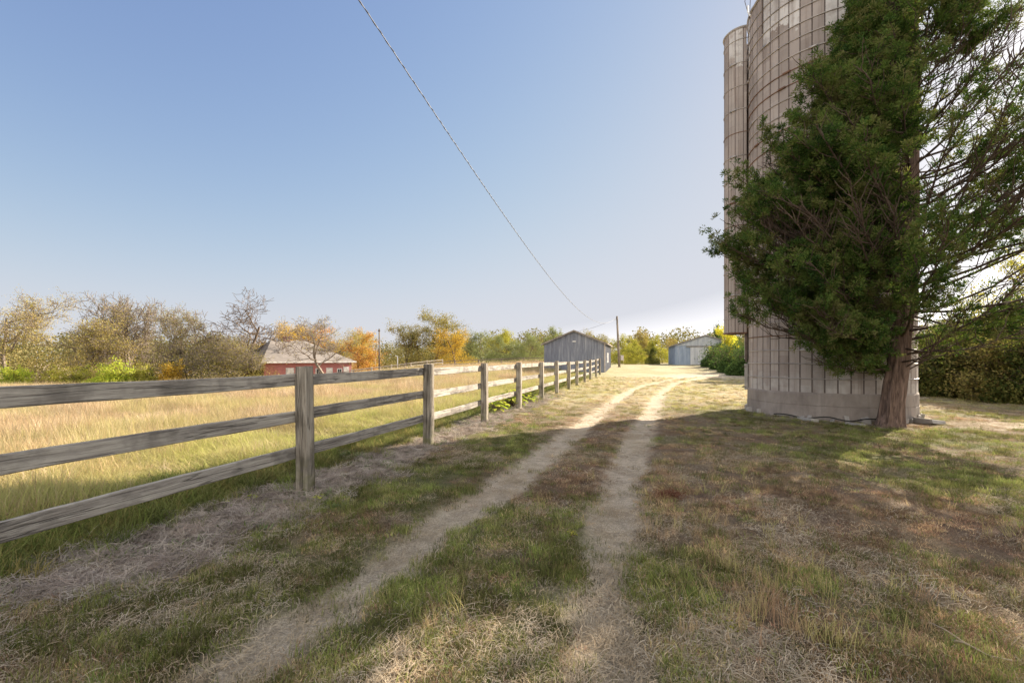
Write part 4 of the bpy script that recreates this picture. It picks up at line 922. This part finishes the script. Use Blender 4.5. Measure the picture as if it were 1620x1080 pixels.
# ------------------------------------------------------------------ barns
def m_siding(name, cols, seam=.3, rough=.7, axisdark=.5):
    t = NT(name); o = t.obj(); r = t.noise(t.mapp(o, (2.5, 2.5, .35)), 1.3, 7, .7, .4); st = t.noise(t.mapp(o, (7, 7, .25)), 1.0, 5, .7)
    c = t.ramp(t.math('ADD', t.math('MULTIPLY', r, .6), t.math('MULTIPLY', st, .42)), [(.36, cols[0]), (.52, cols[1]), (.66, cols[2])])
    t.col(c); t.bump(st, .2, .01); t.b.inputs['Roughness'].default_value = rough; return t.m
def barn(name, loc, rz, w, d, eave, ridge, mats, label, ribs=.3, over=.25, flip=False):
    """front gable on y=0 from x=-w..0, depth d to +y"""
    root = empty(name, loc, rz); tag(root, label, 'barn'); wall, trim, roofm = mats
    fr = MB(); n0 = 0
    ft = .08
    fr.add([(-w, 0, -.3), (0, 0, -.3), (0, 0, eave), (-w / 2, 0, ridge), (-w, 0, eave), (-w, ft, -.3), (0, ft, -.3), (0, ft, eave), (-w / 2, ft, ridge), (-w, ft, eave)],
           [(0, 1, 2, 3, 4), (9, 8, 7, 6, 5), (0, 4, 9, 5), (1, 6, 7, 2), (2, 7, 8, 3), (3, 8, 9, 4)])
    k = 1
    while k * ribs < w:
        xx = -k * ribs; top = eave + (ridge - eave) * (1 - abs(xx + w / 2) / (w / 2)) - .06
        fr.box(xx - .025, xx + .025, -.022, .001, -.2, top); k += 1
    fr.build('front_wall', wall, root)
    bk = MB(); bk.add([(-w, d, -.3), (0, d, -.3), (0, d, eave), (-w / 2, d, ridge), (-w, d, eave), (-w, d - ft, -.3), (0, d - ft, -.3), (0, d - ft, eave), (-w / 2, d - ft, ridge), (-w, d - ft, eave)],
           [(4, 3, 2, 1, 0), (5, 6, 7, 8, 9), (0, 5, 9, 4), (1, 2, 7, 6), (2, 3, 8, 7), (3, 4, 9, 8)]); bk.build('rear_wall', wall, root)
    for sx in (0, -w):
        sd_ = MB(); a, b = (sx - .08, sx + .003) if sx == 0 else (sx - .003, sx + .08)
        sd_.box(a, b, ft + .002, d - ft - .002, -.3, eave); k = 1
        while k * ribs < d - .2:
            e = sx + (.003 if sx == 0 else -.003); sd_.box(min(e, e + (.022 if sx == 0 else -.022)), max(e, e + (.022 if sx == 0 else -.022)), k * ribs - .025, k * ribs + .025, -.2, eave - .05); k += 1
        sd_.build('side_wall', wall, root)
    slope = (ridge - eave) / (w / 2)
    for s in (-1, 1):
        rf = MB(); x0, x1 = -w / 2, -w / 2 + s * (w / 2 + over); z0, z1 = ridge + .03, ridge + .03 - slope * (w / 2 + over)
        y0, y1 = -over * .7, d + over * .7
        vs = [(x0, y0, z0), (x1, y0, z1), (x1, y1, z1), (x0, y1, z0), (x0, y0, z0 + .07), (x1, y0, z1 + .07), (x1, y1, z1 + .07), (x0, y1, z0 + .07)]
        fs = [(0, 3, 2, 1), (4, 5, 6, 7), (0, 1, 5, 4), (1, 2, 6, 5), (2, 3, 7, 6), (3, 0, 4, 7)]
        if s < 0: fs = [f[::-1] for f in fs]
        rf.add(vs, fs)
        q = y0 + .3
        while q < y1:
            ov = .018; vv = [(x0, q - .02, z0 + .069), (x1, q - .02, z1 + .069), (x1, q + .02, z1 + .069), (x0, q + .02, z0 + .069)]
            rf.add(vv + [(a, b, c + ov) for a, b, c in vv], fs); q += .45
        ro = rf.build('roof', roofm, root)
        tb = MB(); y0 -= .03
        vs = [(x0, y0, z0 - .06), (x1, y0, z1 - .06), (x1, y0 + .027, z1 - .06), (x0, y0 + .027, z0 - .06), (x0, y0, z0 + .075), (x1, y0, z1 + .075), (x1, y0 + .027, z1 + .075), (x0, y0 + .027, z0 + .075)]
        tb.add(vs, fs); tb.build('rake_trim', trim, ro)
    return root
m_blue = m_siding('weathered_blue_siding', [(.12, .13, .17), (.20, .215, .265), (.36, .37, .41)])
m_trimd = m_plain('grey_trim', (.24, .21, .19), .8); m_roofg = m_plain('aged_metal_roof', (.33, .28, .25), .6, .2, .3, 1)
b1z = hg(8.0, 40)
b1 = barn('near_barn', (8.17, 40.0, b1z), -R(15.), 5.42, 10.2, ZP(543, 40) - b1z, ZP(524, 41) - b1z, (m_blue, m_trimd, m_roofg), 'weathered dark blue-grey gabled metal barn at the end of the fence')
mwhite = m_plain('chalky_white', (.62, .61, .60), .7); mglass = m_plain('dark_glass', (.05, .06, .07), .15)
for y0 in (2.6, 3.9):
    f_ = MB().box(.028, .06, y0, y0 + .75, .85, 1.75).build('window', mwhite, b1); MB().box(.055, .066, y0 + .08, y0 + .67, .93, 1.67).build('pane', m_plain('whitened_pane', (.5, .5, .52), .4), f_)
MB().box(-2.85, -2.55, -.035, -.02, (ZP(541, 41) - b1z), (ZP(541, 41) - b1z) + .1).build('vent_plate', mwhite, b1)
MB().box(-.07, .03, -.045, .03, -.2, ZP(543, 40) - b1z - .03).build('corner_trim', m_plain('dull_corner', (.42, .37, .33), .7), b1)
m_blue2 = m_siding('pale_blue_siding', [(.20, .25, .34), (.28, .34, .45), (.38, .42, .51)]); m_gable = m_siding('pale_gable', [(.30, .33, .38), (.39, .42, .47), (.48, .50, .53)])
m_door = m_siding('chalky_door', [(.32, .34, .39), (.48, .50, .55), (.62, .63, .66)])
D2 = 58.; x0 = P(1068, D2); A2 = R(15.); k2_ = (1068 - CX) / FPX; w2 = (P(1166, D2) - k2_ * D2) / (math.cos(A2) + k2_ * math.sin(A2)); b2z = hg(x0 + 2, D2)
b2 = barn('far_barn', (P(1166, D2), D2, b2z), -A2, w2, 12, ZP(545, D2) - b2z, ZP(530, D2) - b2z, (m_blue2, m_trimd, m_roofg), 'pale blue gabled barn with white sliding doors at the end of the drive', .35)
eh = ZP(547, D2) - b2z; xd0 = -(1166 - 1089) / 103 * w2; xd1 = -(1166 - 1128) / 103 * w2
for a, b in ((xd0, (xd0 + xd1) / 2 - .01), ((xd0 + xd1) / 2 + .01, xd1 + .4)):
    mb = MB().box(a, b, -.09, -.04, .05, eh - .12); 
    for q in np.arange(a + .25, b - .05, .3): mb.box(q - .02, q + .02, -.11, -.089, .08, eh - .15)
    mb.build('sliding_door', m_door, b2)
MB().box(xd0 - .5, xd1 + .8, -.15, -.025, eh - .1, eh + .02).build('door_track', m_trimd, b2)
# pale gable panel
hw = w2 / 2 - .35; gz0 = eh + .06; gr = ZP(530, D2) - b2z; slope = (gr - (ZP(545, D2) - b2z)) / (w2 / 2); gt = gr - .12
xb = (gt - gz0) / slope
mb = MB(); mb.add([(-w2 / 2 - xb, -.03, gz0), (-w2 / 2 + xb, -.03, gz0), (-w2 / 2, -.03, gt), (-w2 / 2 - xb, -.002, gz0), (-w2 / 2 + xb, -.002, gz0), (-w2 / 2, -.002, gt)], [(0, 1, 2), (5, 4, 3), (0, 3, 4, 1), (1, 4, 5, 2), (2, 5, 3, 0)])
for q in np.arange(-w2 / 2 - xb + .4, -w2 / 2 + xb - .3, .35):
    mb.box(q - .025, q + .025, -.05, -.029, gz0 + .02, gt - slope * abs(q + w2 / 2) - .05)
mb.build('gable_panel', m_gable, b2)

# red house
def m_red():
    t = NT('red_boards'); o = t.obj(); n = t.noise(t.mapp(o, (1, 1, 4)), 1.5, 6, .6)
    t.col(t.ramp(n, [(.3, (.40, .145, .14)), (.7, (.52, .235, .22))])); return t.m
def m_shingle():
    t = NT('asphalt_shingles'); o = t.obj(); br = t.n('TexBrick', {'Vector': t.mapp(o, (1, 1, 1)), 'Color1': (.22, .195, .18, 1), 'Color2': (.19, .17, .155, 1), 'Mortar': (.13, .12, .11, 1), 'Scale': 3.0, 'Mortar Size': .02}).outputs[0]
    t.col(t.mix(1., br, t.ramp(t.noise(o, .7, 6), [(.3, .85), (.7, 1.2)]), 'MULTIPLY')); return t.m
hL = Vector((P(418, 54), 54.0, 0)); hR = Vector((P(556, 62), 62.0, 0)); hv = hR - hL; HW = hv.length; hz = -1.55
house = empty('red_house', (hL.x, hL.y, hz), math.atan2(hv.y, hv.x)); tag(house, 'red walled house with grey shingle roof and chimney beyond the field', 'house')
ea = 2.62; dp = 8.5; rd = ea + 2.75
mred = m_red(); mb = MB().box(0, HW, 0, dp, -.4, ea); mb.build('wall', mred, house)
o_ = .45; mb = MB(); rv = [(-o_, -o_, ea), (HW + o_, -o_, ea), (HW + o_, dp + o_, ea), (-o_, dp + o_, ea), (2.2, dp / 2, rd), (HW - 4.4, dp / 2, rd)]
mb.add(rv + [(a, b, c + .001) for a, b, c in []], [(0, 1, 5, 4), (1, 2, 5), (2, 3, 4, 5), (3, 0, 4), (3, 2, 1, 0)])
roof = mb.build('roof', m_shingle(), house)
mb = MB(); mb.box(-o_ - .02, HW + o_ + .02, -o_ - .04, -o_ - .002, ea - .16, ea + .03); mb.box(HW + o_ + .002, HW + o_ + .04, -o_ - .04, dp + o_, ea - .16, ea + .03)
mb.build('fascia', mwhite, roof)
mb = MB().box(3.7, 4.5, dp / 2 - .3, dp / 2 + .3, rd - .5, rd + .42); mb.box(3.62, 4.58, dp / 2 - .38, dp / 2 + .38, rd + .42, rd + .5); mb.build('chimney', m_plain('chimney_brick', (.30, .17, .13), .9), roof)
def HX(px):   # local x along the front wall that shows at picture column px
    k = (px - CX) / FPX; c, s = hv.x / HW, hv.y / HW
    return (k * hL.y - hL.x) / (c - k * s)
for (a, b, z0, z1, kind) in ((452, 465, -.1, 1.85, 'door'), (499, 509, .75, 1.75, 'window'), (516, 526, .1, 1.8, 'door'), (533, 541, .5, 1.7, 'window'), (543, 552, 0, 1.9, 'door')):
    xa, xb_ = HX(a), HX(b); f_ = MB().box(xa, xb_, -.06, -.003, z0, z1).build(kind, mwhite, house)
    if kind == 'window': 
        mb = MB(); m_ = (xa + xb_) / 2
        mb.box(xa + .12, m_ - .03, -.075, -.058, z0 + .12, z1 - .12); mb.box(m_ + .03, xb_ - .12, -.075, -.058, z0 + .12, z1 - .12); mb.build('pane', mglass, f_)
    else:
        mb = MB(); mb.box(xa + .1, xb_ - .1, -.075, -.058, z0 + .1, z0 + .85); mb.box(xa + .1, xb_ - .1, -.075, -.058, z0 + .98, z1 - .12); mb.build('door_panel', m_plain('offwhite_panel', (.7, .68, .64), .6), f_)

# ------------------------------------------------------------------ poles, wires, distant fences
mpole = m_wood('pole_wood', 2, (.08, .065, .05), (.22, .18, .14), (.34, .29, .24))
PX_, PY_ = P(980, 50), 50.0; pz = hg(PX_, PY_); topx, topz = P(976, 50), ZP(500, 50)
pole = empty('utility_pole', (PX_, PY_, pz)); tag(pole, 'short leaning wooden service pole beside the near barn', 'utility pole')
MB().tube([(0, 0, -.3), ((topx - PX_) * .5, 0, (topz - pz) * .5), (topx - PX_, 0, topz - pz)], [.14, .125, .10], 10).build('shaft', mpole, pole, True)
MB().box(.12, .42, -.18, .1, .75, 1.3).build('meter_box', m_plain('meter_grey', (.55, .5, .5), .5), pole, bevel=.02)
mb = MB(); mb.tube([(topx - PX_ - .1, -.02, topz - pz - .35), (topx - PX_ - .32, -.06, topz - pz - .38)], .03, 6); mb.build('insulator', m_plain('ceramic', (.5, .48, .45), .3), pole)
mwire = m_plain('cable_grey', (.09, .095, .11), .5, .3)
A = Vector((topx - .15, 49.95, topz - .25)); Bp = Vector((-2.38, 7.0, 6.97))
ctrl = [(7, 6.97), (8.55, 6.71), (11.9, 6.13), (17.3, 5.13), (25, 4.42), (33.9, 4.22), (42, 4.75), (49.95, A.z)]
cy = np.array([c[0] for c in ctrl]); cz = np.array([c[1] for c in ctrl]); cf = np.polyfit(cy, cz, 4)
yy = np.concatenate([np.linspace(-6, 7, 10)[:-1], np.linspace(7, 49.95, 90)]); zz = np.polyval(cf, np.maximum(yy, 7)); sl = np.polyval(np.polyder(cf), 7.0)
zz = np.where(yy < 7, np.polyval(cf, 7.0) + sl * (yy - 7), zz); zz[-1] = A.z
sx = (A.x - Bp.x) / (A.y - Bp.y); xx = Bp.x + sx * (yy - 7)
wire = empty('service_wire', (A.x, A.y, A.z)); tag(wire, 'twisted overhead service cable sagging from above down to the leaning pole', 'cable')
O = np.array(A)
pp = np.stack([xx, yy, zz], 1) - O
MB().tube([tuple(p) for p in pp], .0085, 6).build('messenger_wire', mwire, wire, True)
fy = np.linspace(2.0, 49.9, 1500); fz = np.where(fy < 7, np.polyval(cf, 7.0) + sl * (fy - 7), np.polyval(cf, np.maximum(fy, 7))); fx = Bp.x + sx * (fy - 7)
ph = np.cumsum(np.full(len(fy), (fy[1] - fy[0]))) * 2 * np.pi / .35
hp = np.stack([fx + .009 * np.cos(ph), fy, fz + .009 * np.sin(ph)], 1) - O
tubes_mesh('insulated_conductor', [(hp, np.full(len(hp), .007))], m_plain('cable_dark', (.12, .125, .14), .6), wire, 4)
# branch wire to the near barn gable
q0 = np.array([np.interp(40.5, yy, xx), 40.5, np.interp(40.5, yy, zz)]); e0 = np.array([8.17 - 2.7 * .96, 40 + 2.7 * .28, ZP(524, 41) - .05])
tt = np.linspace(0, 1, 14); bw = q0 + (e0 - q0) * tt[:, None]; bw[:, 2] -= .1 * np.sin(tt * 3.14); bw -= O
tubes_mesh('branch_wire', [(bw, np.full(14, .009))], mwire, wire, 4)
# thin pole and lamp post in front of the trees
D = 66; x_ = P(600, D); z_ = hg(x_, D); o = empty('thin_pole', (x_, D, z_)); tag(o, 'thin straight wooden pole in front of the tan trees', 'utility pole')
MB().tube([(0, 0, -.3), (0, 0, (ZP(520, D) - z_) * .5), (0, 0, ZP(520, D) - z_)], [.13, .12, .10], 8).build('shaft', mpole, o, True)
MB().box(-.16, .16, -.12, -.1, (ZP(524, D) - z_), (ZP(522, D) - z_)).build('cap_plate', miron, o)
D = 64; x_ = P(629, D); z_ = hg(x_, D); o = empty('yard_lamp_post', (x_, D, z_)); tag(o, 'short white yard post with an angled arm among the far trees', 'yard post')
MB().tube([(0, 0, -.2), (0, 0, ZP(563, D) - z_)], .07, 8).build('shaft', mwhite, o, True)
MB().tube([(0, 0, ZP(564, D) - z_), (-.35, 0, ZP(563, D) - z_ + .08)], .05, 6).build('arm', mwhite, o, True)
def far_fence(name, pts, label, hpost, rails, mat, step=2.6, w=.07, group=None):
    root = empty(name, (pts[0][0], pts[0][1], hg(*pts[0]))); tag(root, label, 'fence', group); o3 = root.location
    pr = MB(); prev = None
    for (a, b) in zip(pts[:-1], pts[1:]):
        L = math.hypot(b[0] - a[0], b[1] - a[1]); n = max(1, int(L / step))
        for k in range(n + (b is pts[-1])):
            t = k / n; x_, y_ = a[0] + (b[0] - a[0]) * t, a[1] + (b[1] - a[1]) * t; z_ = float(hgt(x_, y_)); cur = Vector((x_, y_, z_)) - o3
            MB().box(cur.x - w, cur.x + w, cur.y - w, cur.y + w, cur.z - .2, cur.z + hpost * rs.uniform(.95, 1.05)).build('post', mat, root)
            if prev is not None:
                for zr in rails: pr.add([], []); pr.tube([prev + Vector((0, -w - .02, zr)), cur + Vector((0, -w - .02, zr))], .055, 4)
            prev = cur
    pr.build('rails', mat, root)
mold = m_plain('old_grey_wood', (.20, .165, .14), .9, 0, .35, 2); mpale = m_plain('pale_grey_wood', (.48, .43, .38), .9, 0, .2, 2)
far_fence('pasture_fence', [(P(470, 47), 47), (P(640, 52), 52), (P(862, 58), 58)], 'low dark post and rail fence at the far edge of the field', 1.05, (.95, .55), mold)
far_fence('paddock_fence', [(P(556, 60), 60), (P(650, 62), 62), (P(700, 66), 66)], 'pale rail paddock fence right of the red house', 1.35, (1.25, .85, .45), mpale, 2.4)
root = empty('picket_fence', (P(255, 49), 49, hg(P(255, 49), 49))); tag(root, 'old grey leaning picket fence below the orange shrub', 'fence')
for k in range(18):
    h_ = rs.uniform(.6, .85); MB().box(k * .15, k * .15 + .06, -.02, .02, -.1, h_, Matrix.Rotation(rs.uniform(-.12, .12), 4, 'Y')).build('picket', mold, root)

# ------------------------------------------------------------------ plants and litter close by
def weed(x_, y_, n, h_, lsz, label, seed, leaf='lime', group=None):
    rg = np.random.default_rng(seed); root = empty('broadleaf_weed', (x_, y_, hg(x_, y_))); tag(root, label, 'weed', group)
    V = []; F = []; rn = []; segs = []
    for k in range(n):
        a = rg.uniform(0, 6.28); r = rg.uniform(0, 1) ** .6 * h_ * .75; z = h_ * rg.uniform(.2, 1.) * (1 - .5 * r / (h_ * .75))
        c = np.array([r * math.cos(a), r * math.sin(a), z]); out = np.array([math.cos(a), math.sin(a), rg.uniform(-.4, .5)]); out /= np.linalg.norm(out)
        s = np.cross(out, [0, 0, 1.]); s /= np.linalg.norm(s); up = np.cross(s, out); l = lsz * rg.uniform(.6, 1.2); w = l * .36
        segs.append((np.array([[0, 0, 0], c * .5 + [0, 0, z * .15], c]), np.array([.006, .005, .004]) * h_ * 2))
        b = len(V); prof = [(0, 0), (.25, .8), (.55, 1), (.85, .5), (1, 0)]; q = rg.uniform()
        for t, ww in prof:
            m = c + out * l * t - np.array([0, 0, 1]) * l * .25 * t * t
            V += [m - s * w * ww + up * w * .3 * ww, m, m + s * w * ww + up * w * .3 * ww]; rn += [q] * 3
        for i_ in range(4):
            for j_ in range(2): F.append((b + 3 * i_ + j_, b + 3 * i_ + j_ + 1, b + 3 * i_ + j_ + 4, b + 3 * i_ + j_ + 3))
    link('leaves', np_mesh('leaves', np.array(V), np.array(F), True, {'rnd': rn}), LEAF[leaf], root)
    tubes_mesh('stems', segs, MB_BROWN, root, 4)
for k, (py, n, h_, lab) in enumerate(((12.0, 60, .5, 'nearest big-leaved green weed just behind the fence'), (13.6, 80, .62, 'largest big-leaved green weed behind the sunlit fence rails'), (15.2, 60, .5, 'farthest big-leaved green weed behind the fence'))):
    weed(FA + FB * py - .35, py, n, h_, .17, lab, 20 + k, 'lime', 'leafy weeds behind the sunlit fence')
kk = 0
for (px, pyy, s, lab) in ((400, 792, .07, 'small leafy weed in the grey hay strip left of the front fence post'), (365, 800, .06, 'tiny leafy weed farther left of the front fence post'), (505, 790, .06, 'small leafy weed at the foot of the front fence post'), (300, 870, .06, 'leafy weed in the dead hay strip below the lowest rail'), (1155, 1000, .045, 'yellow-green seedling in the dry grass right of the track'), (905, 845, .045, 'low green weed on the centre strip between the ruts')):
    D = EYE * FPX / (pyy - HY); weed(P(px, D), D, 22, s, s * .7, lab, 40 + kk, 'yellowgreen' if kk > 3 else 'lime', 'small weeds'); kk += 1
# reddish dry clump beside the right rut
rgc = np.random.default_rng(9)
D = 4.75; x_ = P(1058, D); n = 900
P0 = np.stack([rgc.normal(0, .07, n), rgc.normal(0, .05, n), np.abs(rgc.normal(0, .03, n))], 1); Dd = rgc.normal(size=(n, 3)); Dd[:, 2] = np.abs(Dd[:, 2]); Dd /= np.linalg.norm(Dd, axis=1)[:, None]
o = leaf_mesh('dried_weed', P0, Dd, rgc.uniform(.03, .07, n), .006, rgc, None, m_leaf('rust_brown', [(.10, .045, .035), (.19, .085, .06), (.25, .14, .09)], .2, 9.)); o.location = (x_, D, hg(x_, D)); tag(o, 'low reddish-brown dried weed clump beside the right wheel rut', 'dried weed')
# fallen twig lower right
D1 = EYE * FPX / (1028 - HY); D2_ = EYE * FPX / (1062 - HY); a = Vector((P(1505, D1), D1, 0)); b = Vector((P(1600, D2_), D2_, 0))
pts = []
for k in range(8):
    t = k / 7; p = a.lerp(b, t); pts.append((p.x + rs.uniform(-.008, .008), p.y + rs.uniform(-.008, .008), hg(p.x, p.y) + .035 + .01 * math.sin(k)))
mb = MB(); mb.tube(pts, [.007 - .0006 * k for k in range(8)], 6); p = Vector(pts[2]); mb.tube([p, p + Vector((-.04, .06, .03)), p + Vector((-.06, .13, .03))], [.004, .003, .002], 5)
tag(mb.build('fallen_twig', m_plain('twig_grey', (.34, .27, .20), .9), None, True), 'bare thin fallen twig in the dry grass at the lower right', 'twig')
for o in SC.objects:
    if o.type == 'MESH' and o.parent is None and 'category' not in o: print('untagged', o.name)
